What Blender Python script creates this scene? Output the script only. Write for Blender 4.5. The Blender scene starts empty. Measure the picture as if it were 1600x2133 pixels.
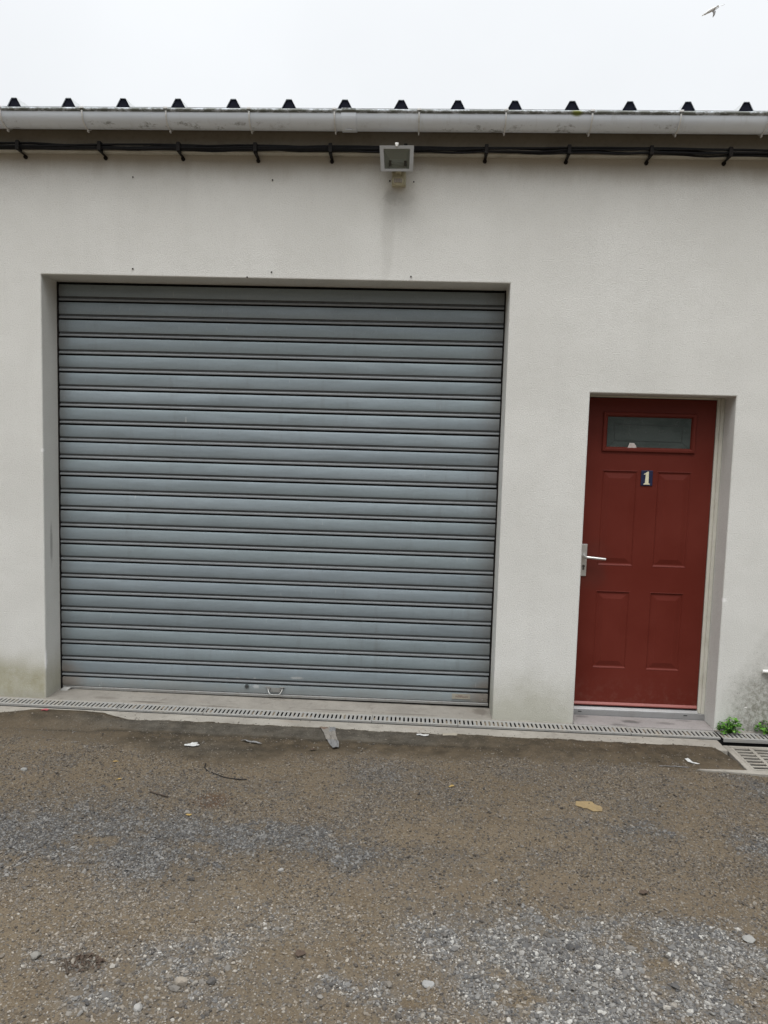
import bpy, bmesh, math, random
import numpy as np
from mathutils import Vector, Matrix
random.seed(7); RNG = np.random.default_rng(11)
sc = bpy.context.scene
COL = sc.collection
rad = math.radians

# ------------------------------------------------------------------ camera
cd = bpy.data.cameras.new('camera'); cam = bpy.data.objects.new('camera', cd); COL.objects.link(cam)
r_ = Vector((0.99867318, 0.04328296, 0.02790097)); u_ = Vector((-0.03168634, 0.08939085, 0.99549247)); f_ = Vector((-0.04059377, 0.99505571, -0.09064372))
M = Matrix((r_, u_, -f_)).transposed().to_4x4(); M.translation = (2.20538, -4.47386, 1.62141)
cam.matrix_world = M
cd.sensor_fit = 'VERTICAL'; cd.sensor_height = 24; cd.sensor_width = 18; cd.lens = 24 * 1606.45 / 2133
cd.clip_start = .05; cd.clip_end = 2000
sc.camera = cam

# ------------------------------------------------------------------ light
SUN_EL, SUN_AZ = 66, 192          # azimuth measured from +y clockwise: behind the camera
w = bpy.data.worlds.new('World'); sc.world = w; w.use_nodes = True
nt = w.node_tree; nt.nodes.clear()
def wn(t, **k):
    n = nt.nodes.new(t)
    for a, b in k.items(): setattr(n, a, b)
    return n
out = wn('ShaderNodeOutputWorld'); bg = wn('ShaderNodeBackground'); bg.inputs['Strength'].default_value = .1
sky = wn('ShaderNodeTexSky', sky_type='NISHITA', sun_disc=False, sun_elevation=rad(SUN_EL), sun_rotation=rad(SUN_AZ))
sky.dust_density = 4
tc = wn('ShaderNodeTexCoord'); sep = wn('ShaderNodeSeparateXYZ'); nt.links.new(tc.outputs['Generated'], sep.inputs[0])
mx = wn('ShaderNodeMath', operation='MAXIMUM'); nt.links.new(sep.outputs['Z'], mx.inputs[0]); mx.inputs[1].default_value = 0
# overcast sky: brightness grows from the horizon to the zenith
rmp = wn('ShaderNodeValToRGB'); nt.links.new(mx.outputs[0], rmp.inputs[0]); el_ = rmp.color_ramp.elements
for p_, v_ in ((.2, .12), (.27, .47), (.325, .765), (.5, .81), (.75, 1.75)): el_.new(p_).color = (v_, v_, v_, 1)
el_[0].color = (.08, .08, .08, 1); el_[len(el_) - 1].color = (2.5, 2.5, 2.5, 1)
ma = wn('ShaderNodeMath', operation='MULTIPLY'); nt.links.new(rmp.outputs[0], ma.inputs[0]); ma.inputs[1].default_value = 10.0
nz = wn('ShaderNodeTexNoise'); nz.inputs['Scale'].default_value = 2.2; nz.inputs['Detail'].default_value = 5; nt.links.new(tc.outputs['Generated'], nz.inputs['Vector'])
mr = wn('ShaderNodeMapRange'); nt.links.new(nz.outputs['Fac'], mr.inputs[0]); mr.inputs[1].default_value = .3; mr.inputs[2].default_value = .7; mr.inputs[3].default_value = .95; mr.inputs[4].default_value = 1.04
mm = wn('ShaderNodeMath', operation='MULTIPLY'); nt.links.new(ma.outputs[0], mm.inputs[0]); nt.links.new(mr.outputs[0], mm.inputs[1])
vm = wn('ShaderNodeVectorMath', operation='SCALE'); vm.inputs[0].default_value = (.95, .975, 1.0); nt.links.new(mm.outputs[0], vm.inputs['Scale'])
mix = wn('ShaderNodeMixRGB'); mix.inputs[0].default_value = .95
nt.links.new(sky.outputs[0], mix.inputs[1]); nt.links.new(vm.outputs[0], mix.inputs[2])
nt.links.new(mix.outputs[0], bg.inputs['Color']); nt.links.new(bg.outputs[0], out.inputs['Surface'])
sd = bpy.data.lights.new('sun', 'SUN'); sd.energy = 1.5; sd.angle = rad(30); sd.color = (1, .985, .96)
so = bpy.data.objects.new('sun', sd); COL.objects.link(so)
so.rotation_euler = Vector((math.sin(rad(SUN_AZ)) * math.cos(rad(SUN_EL)), math.cos(rad(SUN_AZ)) * math.cos(rad(SUN_EL)), math.sin(rad(SUN_EL)))).to_track_quat('Z', 'Y').to_euler()
sc.view_settings.view_transform = 'Standard'; sc.view_settings.look = 'None'; sc.view_settings.exposure = .34; sc.view_settings.gamma = 1
sc.cycles.max_bounces = 6; sc.cycles.use_denoising = True

# ------------------------------------------------------------------ helpers
class MB:
    """collects boxes, tubes and polygons of ONE mesh object"""
    def __init__(s): s.v = []; s.f = []; s.m = []; s.sm = []
    def add(s, vs, fs, mi=0, smooth=False):
        b = len(s.v); s.v += [tuple(v) for v in vs]
        for f in fs: s.f.append([b + i for i in f]); s.m.append(mi); s.sm.append(smooth)
        return s
    def box(s, x0, x1, y0, y1, z0, z1, mi=0):
        vs = [(x, y, z) for z in (z0, z1) for y in (y0, y1) for x in (x0, x1)]
        return s.add(vs, [(0, 2, 3, 1), (4, 5, 7, 6), (0, 1, 5, 4), (2, 6, 7, 3), (0, 4, 6, 2), (1, 3, 7, 5)], mi)
    def tube(s, pts, r, n=10, mi=0, cap=True, smooth=True, sq=(1, 1)):
        pts = [Vector(p) for p in pts]; rs = r if isinstance(r, (list, tuple)) else [r] * len(pts)
        vs = []; fs = []
        ref = Vector((0, 0, 1))
        for i, p in enumerate(pts):
            t = (pts[min(i + 1, len(pts) - 1)] - pts[max(i - 1, 0)]).normalized()
            a = t.cross(ref)
            if a.length < .05: a = t.cross(Vector((0, 1, 0)))
            a.normalize(); b = a.cross(t)
            for k in range(n):
                an = 2 * math.pi * k / n
                vs.append(p + a * (math.cos(an) * rs[i] * sq[0]) + b * (math.sin(an) * rs[i] * sq[1]))
        for i in range(len(pts) - 1):
            for k in range(n):
                fs.append((i * n + k, i * n + (k + 1) % n, (i + 1) * n + (k + 1) % n, (i + 1) * n + k))
        s.add(vs, fs, mi, smooth)
        if cap:
            s.add(vs[:n], [tuple(range(n))[::-1]], mi); s.add(vs[-n:], [tuple(range(n))], mi)
        return s
    def prism(s, poly, axis, a, b, mi=0):
        """2-D polygon pushed along an axis: 'x' poly=(y,z), 'y' poly=(x,z), 'z' poly=(x,y)"""
        P = {'x': lambda p, t: (t, p[0], p[1]), 'y': lambda p, t: (p[0], t, p[1]), 'z': lambda p, t: (p[0], p[1], t)}[axis]
        n = len(poly)
        vs = [P(p, a) for p in poly] + [P(p, b) for p in poly]
        fs = [tuple(range(n))[::-1], tuple(range(n, 2 * n))] + [(i, (i + 1) % n, n + (i + 1) % n, n + i) for i in range(n)]
        return s.add(vs, fs, mi)
    def strip(s, prof, axis, ts, mi=0, smooth=False, closed=False):
        """open profile swept along x positions"""
        n = len(prof); vs = [(t, p[0], p[1]) for t in ts for p in prof]; fs = []
        for i in range(len(ts) - 1):
            for k in range(n if closed else n - 1):
                fs.append((i * n + k, i * n + (k + 1) % n, (i + 1) * n + (k + 1) % n, (i + 1) * n + k))
        return s.add(vs, fs, mi, smooth)
    def shear(s, k, c=0):
        s.v = [(x, y, z + k * x + c) for x, y, z in s.v]; return s
    def build(s, name, mats, parent=None, bevel=0, at=None, seg=2, recalc=True):
        me = bpy.data.meshes.new(name)
        o = bpy.data.objects.new(name, me); COL.objects.link(o)
        off = Vector(at) if at else Vector()
        me.from_pydata([tuple(Vector(v) - off) for v in s.v], [], s.f)
        for m in (mats if isinstance(mats, (list, tuple)) else [mats]): me.materials.append(m)
        for p, mi, sm in zip(me.polygons, s.m, s.sm): p.material_index = mi; p.use_smooth = sm
        if recalc:
            bm = bmesh.new(); bm.from_mesh(me); bmesh.ops.remove_doubles(bm, verts=bm.verts, dist=1e-6) if False else None
            bmesh.ops.recalc_face_normals(bm, faces=bm.faces); bm.to_mesh(me); bm.free()
        o.location = off
        if parent: put(o, parent)
        if bevel:
            b = o.modifiers.new('bevel', 'BEVEL'); b.width = bevel; b.segments = seg; b.limit_method = 'ANGLE'; b.angle_limit = rad(40)
        return o
WORLD = {}
def wloc(o): return o.location.copy() if o.parent is None else o.location + wloc(o.parent)
def put(o, parent):
    """parent without moving (all things here are unrotated)"""
    o.location = o.location - wloc(parent); o.parent = parent
def tag(o, label=None, cat=None, group=None, kind=None):
    if label: o['label'] = label
    if cat: o['category'] = cat
    if group: o['group'] = group
    if kind: o['kind'] = kind
    return o
def thing(name, loc, label, cat, group=None):
    o = bpy.data.objects.new(name, None); COL.objects.link(o); o.location = loc; o.empty_display_size = .05
    return tag(o, label, cat, group)

class NT:
    """tiny node builder"""
    def __init__(s, name, base=(.5, .5, .5), rough=.6, metal=0, spec=.5):
        s.mat = bpy.data.materials.new(name); s.mat.use_nodes = True
        s.t = s.mat.node_tree; s.b = s.t.nodes['Principled BSDF']
        s.b.inputs['Base Color'].default_value = (*base, 1); s.b.inputs['Roughness'].default_value = rough
        s.b.inputs['Metallic'].default_value = metal; s.b.inputs['Specular IOR Level'].default_value = spec
        s.pos = s.n('ShaderNodeNewGeometry').outputs['Position']
    def n(s, t, **k):
        n = s.t.nodes.new(t)
        for a, b in k.items(): setattr(n, a, b)
        return n
    def L(s, a, b): s.t.links.new(a, b)
    def setv(s, sock, v):
        if hasattr(v, 'is_linked') or hasattr(v, 'links'): s.L(v, sock)
        elif isinstance(v, tuple) and len(v) == 3 and sock.type == 'RGBA': sock.default_value = (*v, 1)
        else: sock.default_value = v
    def scale(s, v, sx, sy, sz):
        m = s.n('ShaderNodeMapping'); s.L(v, m.inputs[0]); m.inputs['Scale'].default_value = (sx, sy, sz); return m.outputs[0]
    def noise(s, sc_, det=3, ro=.55, vec=None, dist=0):
        n = s.n('ShaderNodeTexNoise'); s.L(vec or s.pos, n.inputs['Vector']); n.inputs['Scale'].default_value = sc_
        n.inputs['Detail'].default_value = det; n.inputs['Roughness'].default_value = ro; n.inputs['Distortion'].default_value = dist
        return n.outputs['Fac']
    def voro(s, sc_, vec=None, out='Distance', feat='F1', rnd=1):
        n = s.n('ShaderNodeTexVoronoi'); n.feature = feat; s.L(vec or s.pos, n.inputs['Vector']); n.inputs['Scale'].default_value = sc_
        n.inputs['Randomness'].default_value = rnd
        return n.outputs[out]
    def map(s, v, a, b, c=0, d=1, smooth=True):
        n = s.n('ShaderNodeMapRange'); n.interpolation_type = 'SMOOTHSTEP' if smooth else 'LINEAR'
        s.setv(n.inputs[0], v)
        for i, x in enumerate((a, b, c, d)): n.inputs[i + 1].default_value = x
        return n.outputs[0]
    def math(s, op, a, b=0, c=0):
        n = s.n('ShaderNodeMath', operation=op); s.setv(n.inputs[0], a); s.setv(n.inputs[1], b)
        if op in ('MULTIPLY_ADD',): s.setv(n.inputs[2], c)
        return n.outputs[0]
    def mul(s, a, b): return s.math('MULTIPLY', a, b)
    def add(s, a, b): return s.math('ADD', a, b)
    def mix(s, f, a, b, mode='MIX'):
        n = s.n('ShaderNodeMixRGB', blend_type=mode); s.setv(n.inputs[0], f); s.setv(n.inputs[1], a); s.setv(n.inputs[2], b)
        return n.outputs[0]
    def attr(s, name):
        n = s.n('ShaderNodeAttribute'); n.attribute_name = name; return n
    def xyz(s):
        n = s.n('ShaderNodeSeparateXYZ'); s.L(s.pos, n.inputs[0]); return n.outputs
    def blob(s, cx, cy, cz, rx, ry, rz, nz=None, k=.6):
        """soft-edged stain of its own shape round a world point"""
        m = s.n('ShaderNodeVectorMath', operation='SUBTRACT'); s.L(s.pos, m.inputs[0]); m.inputs[1].default_value = (cx, cy, cz)
        q = s.n('ShaderNodeVectorMath', operation='DIVIDE'); s.L(m.outputs[0], q.inputs[0]); q.inputs[1].default_value = (rx, ry, rz)
        l = s.n('ShaderNodeVectorMath', operation='LENGTH'); s.L(q.outputs[0], l.inputs[0])
        d = l.outputs['Value']
        if nz is not None: d = s.math('MULTIPLY_ADD', s.math('SUBTRACT', nz, .5), k, d)
        return s.map(d, 1.0, .35)
    def base(s, c): s.setv(s.b.inputs['Base Color'], c)
    def rough(s, v): s.setv(s.b.inputs['Roughness'], v)
    def bump(s, h, strength=.3, dist=.002, prev=None):
        n = s.n('ShaderNodeBump'); n.inputs['Strength'].default_value = strength; n.inputs['Distance'].default_value = dist
        s.setv(n.inputs['Height'], h)
        if prev is not None: s.L(prev, n.inputs['Normal'])
        s.L(n.outputs[0], s.b.inputs['Normal']); return n.outputs[0]

def dirty(name, c, rough=.6, metal=0, dirt=(.1, .085, .06), amt=.35, sc_=8, bump=0, spec=.5):
    m = NT(name, c, rough, metal, spec)
    a = m.noise(sc_, 6, .65); b = m.noise(sc_ * 9, 4, .6)
    f = m.mul(m.map(a, .45, .75), amt); f2 = m.mul(m.map(b, .5, .8), amt * .6)
    m.base(m.mix(f2, m.mix(f, c, dirt), dirt)); m.rough(m.map(b, .3, .7, rough - .08, rough + .1))
    if bump: m.bump(b, bump, .002)
    return m.mat

# ------------------------------------------------------------------ materials
def m_plaster():
    m = NT('plaster', rough=.95, spec=.2)
    x, y, z = m.xyz()
    fine = m.noise(260, 3, .6); mid = m.noise(40, 4, .6); big = m.noise(1.1, 5, .6); str_ = m.noise(3.0, 5, .6, m.scale(m.pos, 2.6, 1, .35))
    c = m.mix(m.map(big, .35, .68), (.625, .619, .584), (.68, .674, .64))
    c = m.mix(m.mul(m.map(str_, .45, .75), .12), c, (.48, .475, .445))
    g3 = m.noise(150, 3, .65); c = m.mix(m.mul(m.map(g3, .50, .64), .34), c, (.43, .42, .385)); c = m.mix(m.mul(m.map(fine, .52, .72), .20), c, (.42, .415, .39))
    spk = m.mul(m.map(m.noise(75, 4, .75), .685, .72), m.map(m.noise(2.4, 3, .5), .45, .65)); c = m.mix(m.mul(spk, .5), c, (.27, .26, .23)); c = m.mix(m.mul(m.map(mid, .6, .8), .12), c, (.42, .41, .37))
    n1 = m.noise(6, 6, .7); n2 = m.noise(22, 6, .75); n3 = m.noise(2.2, 5, .6)
    # algae at the foot of the piers
    h = m.math('MULTIPLY_ADD', m.math('SUBTRACT', n1, .5), .35, z)
    h2 = m.math('MULTIPLY_ADD', m.math('SUBTRACT', n3, .5), .22, z)
    left = m.mul(m.map(x, .03, -.02), m.mul(m.map(h2, .34, .10), m.map(n1, .25, .7, .55, .95)))
    c = m.mix(left, c, (.29, .268, .165))
    foot = m.mul(m.map(x, 2.5, -.1, .0, .9), m.map(h2, .07, .0)); c = m.mix(m.mul(foot, .4), c, (.30, .29, .26))
    mid_ = m.mul(m.mul(m.map(x, 2.55, 2.7), m.map(x, 3.3, 3.1)), m.mul(m.map(h, .36, .02), .62))
    c = m.mix(mid_, c, (.30, .29, .215))
    hr = m.math('MULTIPLY_ADD', m.math('SUBTRACT', n3, .5), .25, m.math('MULTIPLY_ADD', m.math('SUBTRACT', n1, .5), .42, z))
    hr = m.math('SUBTRACT', hr, m.map(x, 4.0, 4.4, 0, .2))
    right = m.mul(m.mul(m.map(x, 3.97, 4.22), m.map(hr, .42, .02)), m.map(m.noise(34, 6, .78), .38, .60, .45, 1))
    c = m.mix(m.mul(right, .86), c, (.165, .158, .122))
    sp = m.mul(m.mul(m.map(x, 3.95, 4.05), m.map(z, .75, .2)), m.map(m.noise(38, 5, .75), .60, .70))
    c = m.mix(m.mul(sp, .8), c, (.085, .085, .072)); sp3 = m.mul(right, m.map(m.noise(70, 5, .75), .54, .64)); c = m.mix(m.mul(sp3, .6), c, (.07, .07, .055))
    sp2 = m.mul(m.mul(m.map(x, 2.6, 2.75), m.map(z, .5, .1)), m.map(m.noise(60, 4, .7), .64, .74))
    c = m.mix(m.mul(sp2, .35), c, (.18, .17, .14))
    # stain and streak under the sensor
    n4 = m.noise(12, 5, .65)
    st = m.blob(2.045, 0, 3.005, .13, .5, .09, n4, 2.2)
    c = m.mix(m.mul(st, .18), c, (.24, .23, .20))
    st1 = m.blob(2.015, 0, 2.99, .07, .5, .06, n4, 2.4)
    c = m.mix(m.mul(st1, .2), c, (.13, .125, .11))
    st2 = m.blob(2.0, 0, 2.80, .05, .5, .40, n4, 1.1)
    c = m.mix(m.mul(st2, .17), c, (.27, .255, .225))
    # dirt and painted-in shade just below the eaves trim
    ed = m.mul(m.map(m.math('MULTIPLY_ADD', m.math('SUBTRACT', m.noise(4, 5, .65, m.scale(m.pos, 1, 1, .3)), .5), .22, z), 3.06, 3.20), .5)
    c = m.mix(ed, c, (.33, .29, .23))
    # scuff in the left reveal, chips at the arrises
    sc1 = m.blob(.0, .09, .95, .03, .022, .17, n2, .8); c = m.mix(m.mul(sc1, .55), c, (.22, .215, .2))
    for (a, b_, r1, r2) in ((-.004, 1.515, .011, .016), (4.0, .765, .03, .017), (0.0, .255, .007, .09), (4.17, .135, .012, .005)):
        c = m.mix(m.blob(a, 0, b_, r1, .03, r2, n2, 1.2), c, (.80, .79, .77))
    m.base(c)
    bp = m.bump(m.add(m.mul(fine, .6), m.mul(m.noise(150, 4, .7), 1.0)), .7, .0042)
    m.bump(m.noise(2.5, 3, .5), .25, .03, bp)
    return m.mat
def m_shutter():
    m = NT('galvanised_slats', rough=.5, metal=.35, spec=.4)
    x, y, z = m.xyz()
    a = m.noise(1.5, 4, .6, m.scale(m.pos, .5, 1, 6)); b = m.noise(60, 4, .7); c_ = m.noise(5, 5, .65)
    rowc = m.noise(1, 0, .5, m.scale(m.pos, .2, 0, 9.4))
    c = m.mix(m.map(a, .3, .7), (.222, .262, .286), (.285, .332, .36))
    c = m.mix(m.mul(m.map(rowc, .3, .7), .7), c, (.25, .298, .315))
    c = m.mix(m.mul(m.map(b, .45, .75), .22), c, (.20, .22, .225))
    # dirt at the slat ends and towards the bottom corners
    n1 = m.noise(9, 5, .7)
    er = m.map(m.math('MULTIPLY_ADD', m.math('SUBTRACT', n1, .5), .12, x), 2.52, 2.72)
    el = m.map(m.math('MULTIPLY_ADD', m.math('SUBTRACT', n1, .5), .08, x), .10, -.02)
    c = m.mix(m.mul(m.math('MAXIMUM', er, el), .6), c, (.14, .125, .11))
    cr = m.blob(2.68, .19, .05, .16, 1, .14, n1, .7); cl = m.blob(.02, .19, .06, .17, 1, .16, n1, .7)
    c = m.mix(m.mul(m.math('MAXIMUM', cr, cl), .75), c, (.24, .205, .175))
    low = m.map(m.math('MULTIPLY_ADD', m.math('SUBTRACT', m.noise(3, 6, .7), .5), .3, z), .16, .0)
    c = m.mix(m.mul(low, .35), c, (.30, .275, .24))
    run = m.mul(m.map(m.noise(7, 5, .65, m.scale(m.pos, 2.2, 1, .25)), .52, .72), m.map(m.noise(1.3, 3, .5), .35, .6)); c = m.mix(m.mul(run, .28), c, (.17, .175, .17))
    # pale scratches and rubbed patches
    for (px, pz, rx, rz) in ((.793, 1.705, .006, .045), (.478, 1.256, .004, .04), (1.13, .12, .02, .012), (1.245, .075, .025, .016), (1.235, .125, .012, .01), (1.5, .14, .05, .012), (.25, .035, .004, .02), (1.05, 1.9, .01, .006)):
        c = m.mix(m.mul(m.blob(px, .19, pz, rx, 1, rz, b, 1.0), .55), c, (.55, .56, .55))
    scr = m.map(m.noise(14, 3, .5, m.scale(m.pos, 6, 1, .8)), .70, .76)
    c = m.mix(m.mul(scr, .25), c, (.5, .52, .52))
    wet = m.mul(m.map(z, 2.05, 2.3), m.map(m.voro(190), .22, .08)); c = m.mix(m.mul(wet, .5), c, (.55, .58, .6))
    m.base(c); m.rough(m.map(c_, .3, .7, .42, .6))
    m.bump(m.add(m.mul(b, .6), m.mul(m.noise(4, 2, .5, m.scale(m.pos, .8, 1, 2.5)), 5)), .3, .003)
    return m.mat
def m_concrete(name, c1, c2, dark=(.16, .145, .125), amt=.5, spots=()):
    m = NT(name, rough=.92, spec=.25)
    a = m.noise(3, 6, .65); b = m.noise(18, 6, .7); f = m.noise(160, 3, .6)
    c = m.mix(m.map(a, .3, .7), c1, c2)
    c = m.mix(m.mul(m.map(b, .5, .75), amt), c, dark); c = m.mix(m.mul(m.map(f, .52, .75), .35), c, dark)
    st = m.noise(5, 5, .7, m.scale(m.pos, .5, 4, 1)); c = m.mix(m.mul(m.map(st, .56, .72), .35), c, (.25, .19, .14))
    for (px, py, rx, ry, k) in spots: c = m.mix(m.mul(m.blob(px, py, 0, rx, ry, 1, m.noise(24, 5, .7), 1.0), k), c, dark)
    m.base(c); m.bump(m.add(b, f), .4, .004); return m.mat
def m_door():
    DYM = .174
    m = NT('red_paint', rough=.5, spec=.18)
    a = m.noise(2.5, 5, .6); b = m.noise(120, 3, .6); g = m.noise(30, 3, .5, m.scale(m.pos, 6, 1, .5))
    x, y, z = m.xyz()
    c = m.mix(m.map(a, .3, .7), (.106, .0158, .0095), (.125, .0208, .0130))
    low = m.mul(m.map(z, .30, .05), m.map(m.noise(25, 5, .7), .45, .7)); c = m.mix(m.mul(low, .15), c, (.22, .13, .1))
    hz = m.blob(3.25, DYM, .93, .16, 1, .2, m.noise(9, 5, .65), 1.2); c = m.mix(m.mul(hz, .22), c, (.07, .035, .028))
    m.base(c); m.rough(m.map(a, .3, .7, .45, .58)); m.bump(m.add(m.mul(b, .5), g), .08, .002); return m.mat
def m_gutter():
    m = NT('grey_plastic_gutter', rough=.45, spec=.4)
    x, y, z = m.xyz(); zz = m.math('MULTIPLY_ADD', x, -.004, z)
    a = m.noise(2, 5, .6, m.scale(m.pos, 1, 1, 3)); n = m.noise(14, 7, .78, m.scale(m.pos, .8, 1, 1.5)); p = m.noise(1.7, 3, .5)
    c = m.mix(m.map(a, .3, .7), (.67, .72, .785), (.73, .78, .84))
    band = m.mul(m.map(zz, 3.275, 3.29), m.map(zz, 3.325, 3.305))
    d = m.mul(m.mul(band, m.map(n, .53, .66)), m.map(p, .42, .6)); c = m.mix(m.mul(d, .75), c, (.11, .11, .10))
    lowb = m.map(zz, 3.31, 3.27); c = m.mix(m.mul(lowb, .25), c, (.42, .40, .36))
    run = m.map(m.noise(9, 5, .65, m.scale(m.pos, 3, 1, .25)), .55, .75); c = m.mix(m.mul(run, .22), c, (.35, .34, .31))
    top = m.mul(m.map(zz, 3.352, 3.362), m.map(m.noise(25, 6, .75, m.scale(m.pos, .6, 1, 1)), .36, .55, .25, .95))
    c = m.mix(top, c, (.10, .105, .085))
    green = m.mul(m.blob(2.99, -.19, 3.375, .04, .1, .02), 1.0); c = m.mix(green, c, (.16, .18, .03))
    m.base(c); m.bump(n, .08, .002); return m.mat

PLASTER = m_plaster(); SHUT = m_shutter(); DOORM = m_door(); GUT = m_gutter()
CONC = m_concrete('pale_concrete', (.225, .208, .18), (.30, .28, .245), (.10, .088, .072))
SLAB = m_concrete('threshold_concrete', (.20, .185, .162), (.265, .246, .216), (.10, .085, .07), .5, [(.62, .02, .16, .018, .8), (1.05, .0, .2, .012, .6), (.35, .06, .12, .03, .4), (1.75, .03, .25, .010, .7), (2.25, .02, .22, .010, .6), (2.64, .12, .06, .08, .6)])
STEP = m_concrete('door_step_concrete', (.23, .212, .204), (.275, .254, .246), (.075, .07, .068), .35, [(3.53, .06, .075, .035, .75), (3.74, .06, .07, .03, .5), (3.44, .0, .06, .02, .6), (3.25, .11, .05, .02, .5), (3.86, .12, .06, .02, .4)])
FRAME = dirty('cream_door_frame', (.56, .54, .47), .55, 0, (.3, .28, .2), .35, 6)
ALU = dirty('aluminium', (.36, .36, .36), .45, .55, (.25, .23, .2), .35, 10)
STEEL = dirty('zinc_steel', (.33, .33, .32), .45, .6, (.2, .17, .13), .45, 40)
HANDLE = dirty('satin_handle', (.62, .62, .60), .35, .75, (.35, .33, .3), .25, 40)
BLACK = NT('black_void', (.012, .012, .012), .9, 0, .1).mat
CABLE = dirty('black_cable', (.006, .006, .007), .7, 0, (.022, .02, .018), .4, 20, 0, .25)
CLIP = dirty('black_clip_plastic', (.008, .007, .0065), .7, 0, (.03, .016, .009), .4, 30, 0, .25)
FASC = dirty('grey_brown_fascia', (.185, .165, .13), .8, 0, (.12, .1, .07), .6, 5, .2)
TRIM = dirty('pale_trim', (.50, .48, .42), .7, 0, (.2, .18, .13), .5, 9)
ROOF = dirty('galvanised_roof', (.50, .51, .51), .5, .3, (.2, .2, .18), .4, 6)
RIB_SHADE = NT('rib_hollow_shade', (.010, .011, .018), .9, 0, .1).mat
STRAP = dirty('white_strap_plastic', (.66, .66, .65), .5, 0, (.3, .3, .25), .45, 20)
LAMPG = dirty('grey_lamp_housing', (.36, .365, .365), .5, 0, (.25, .25, .22), .4, 20)
REFL = NT('reflector_metal', (.82, .84, .83), .7, .0).mat
BEIGE = dirty('aged_beige_plastic', (.50, .47, .34), .5, 0, (.25, .23, .13), .45, 40)
WHITEP = dirty('white_plastic', (.72, .71, .68), .45, 0, (.3, .29, .25), .4, 20)
LENS = NT('sensor_lens', (.30, .27, .24), .4).mat
GRATE = dirty('dusty_grating', (.27, .265, .25), .7, .15, (.3, .265, .21), .6, 12, .3)
MUDFILL = dirty('drain_silt', (.16, .125, .085), .95, 0, (.08, .065, .045), .6, 30, .4)
CERAM = NT('dark_ceramic', (.03, .03, .03), .7).mat

# ------------------------------------------------------------------ numpy noise
def vnoise(x, y, s, seed):
    rs = np.random.default_rng(seed); T = rs.random((256, 256))
    X = x * s + 500; Y = y * s + 500; i = np.floor(X).astype(int); j = np.floor(Y).astype(int)
    fx = X - i; fy = Y - j; fx = fx * fx * (3 - 2 * fx); fy = fy * fy * (3 - 2 * fy)
    g = lambda a, b: T[a % 256, b % 256]
    return (g(i, j) * (1 - fx) + g(i + 1, j) * fx) * (1 - fy) + (g(i, j + 1) * (1 - fx) + g(i + 1, j + 1) * fx) * fy
def fbm(x, y, s, seed, o=4):
    t = 0; a = .5; n = 0
    for k in range(o): t = t + a * vnoise(x, y, s * 2 ** k, seed + k); n += a; a *= .55
    return t / n - .5
def sst(a, b, x):
    t = np.clip((x - a) / (b - a), 0, 1); return t * t * (3 - 2 * t)
def gz(x): return .012 - .005 * np.clip(x, -4, 9)

# ------------------------------------------------------------------ ground (one sheet to the horizon)
PATCH = [(.79,-1.53,.33,.18,1),(1.1,-1.4,.24,.16,.8),(1.41,-1.49,.25,.13,1.2),(1.72,-1.44,.2,.12,1.2),(1.27,-1.7,.22,.13,.8),(.7,-1.65,.17,.15,.9),(1.97,-1.58,.17,.09,.7),(1.15,-1.84,.16,.09,.4),(2.65,-1.88,.21,.11,.8),(2.58,-2.14,.23,.12,1.2),(2.89,-2.09,.24,.14,1.2),(3.15,-2.0,.23,.15,.9),(2.62,-2.35,.25,.1,1.3),(2.88,-2.34,.21,.08,1.2),(3.37,-1.98,.13,.16,.8),(3.16,-2.26,.15,.1,.7),(3.9,-.76,.12,.14,1.1),(3.66,-1.33,.1,.12,1.1),(3.22,-1.27,.15,.11,.7),(2.54,-1.6,.11,.07,.6),(3.01,-1.23,.19,.09,.5),(3.43,-1.01,.11,.1,.6),(2.31,-1.57,.11,.11,.4),(1.06,-2.29,.09,.06,.5),(1.32,-2.41,.14,.08,.6),(1.54,-2.25,.1,.09,.8),(1.77,-2.39,.17,.08,.7),(2.02,-2.35,.17,.08,.6),(2.24,-2.36,.11,.08,.9),(1.1,-2.47,.08,.05,.5),(2.0,-.8,.14,.14,.4),(2.31,-2.04,.1,.08,.5),(1.83,-2.08,.09,.06,.6),(1.67,-2.19,.09,.06,.5),(2.73,-1.84,.1,.07,.8),
         (.25,-1.6,.3,.15,.9),(-.3,-1.5,.3,.2,.8),(3.9,-1.7,.25,.15,.8),(4.3,-1.3,.3,.2,.8),(2.6,-2.8,.5,.2,1),(1.4,-2.9,.4,.2,.8),(3.6,-2.5,.3,.25,.8),(3.45,-2.2,.2,.25,.75),(3.75,-2.05,.2,.2,.7),(.5,-2.5,.3,.2,.6)]
def gdens(x, y):
    xx = x + fbm(x, y, 5, 31) * .22; yy = y + fbm(x, y, 5, 37) * .16
    d = 0
    for cx, cy, rx, ry, s in PATCH: d = d + s * np.exp(-(((xx - cx) / rx) ** 2 + ((yy - cy) / ry) ** 2) * .9)
    d = d * (0.70 + 2.6 * fbm(x, y, 7, 41) + 1.4 * fbm(x, y, 22, 42)) + .22 * sst(.0, .16, fbm(x, y, 4, 43))
    return np.clip(d, 0, 1.5)
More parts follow.
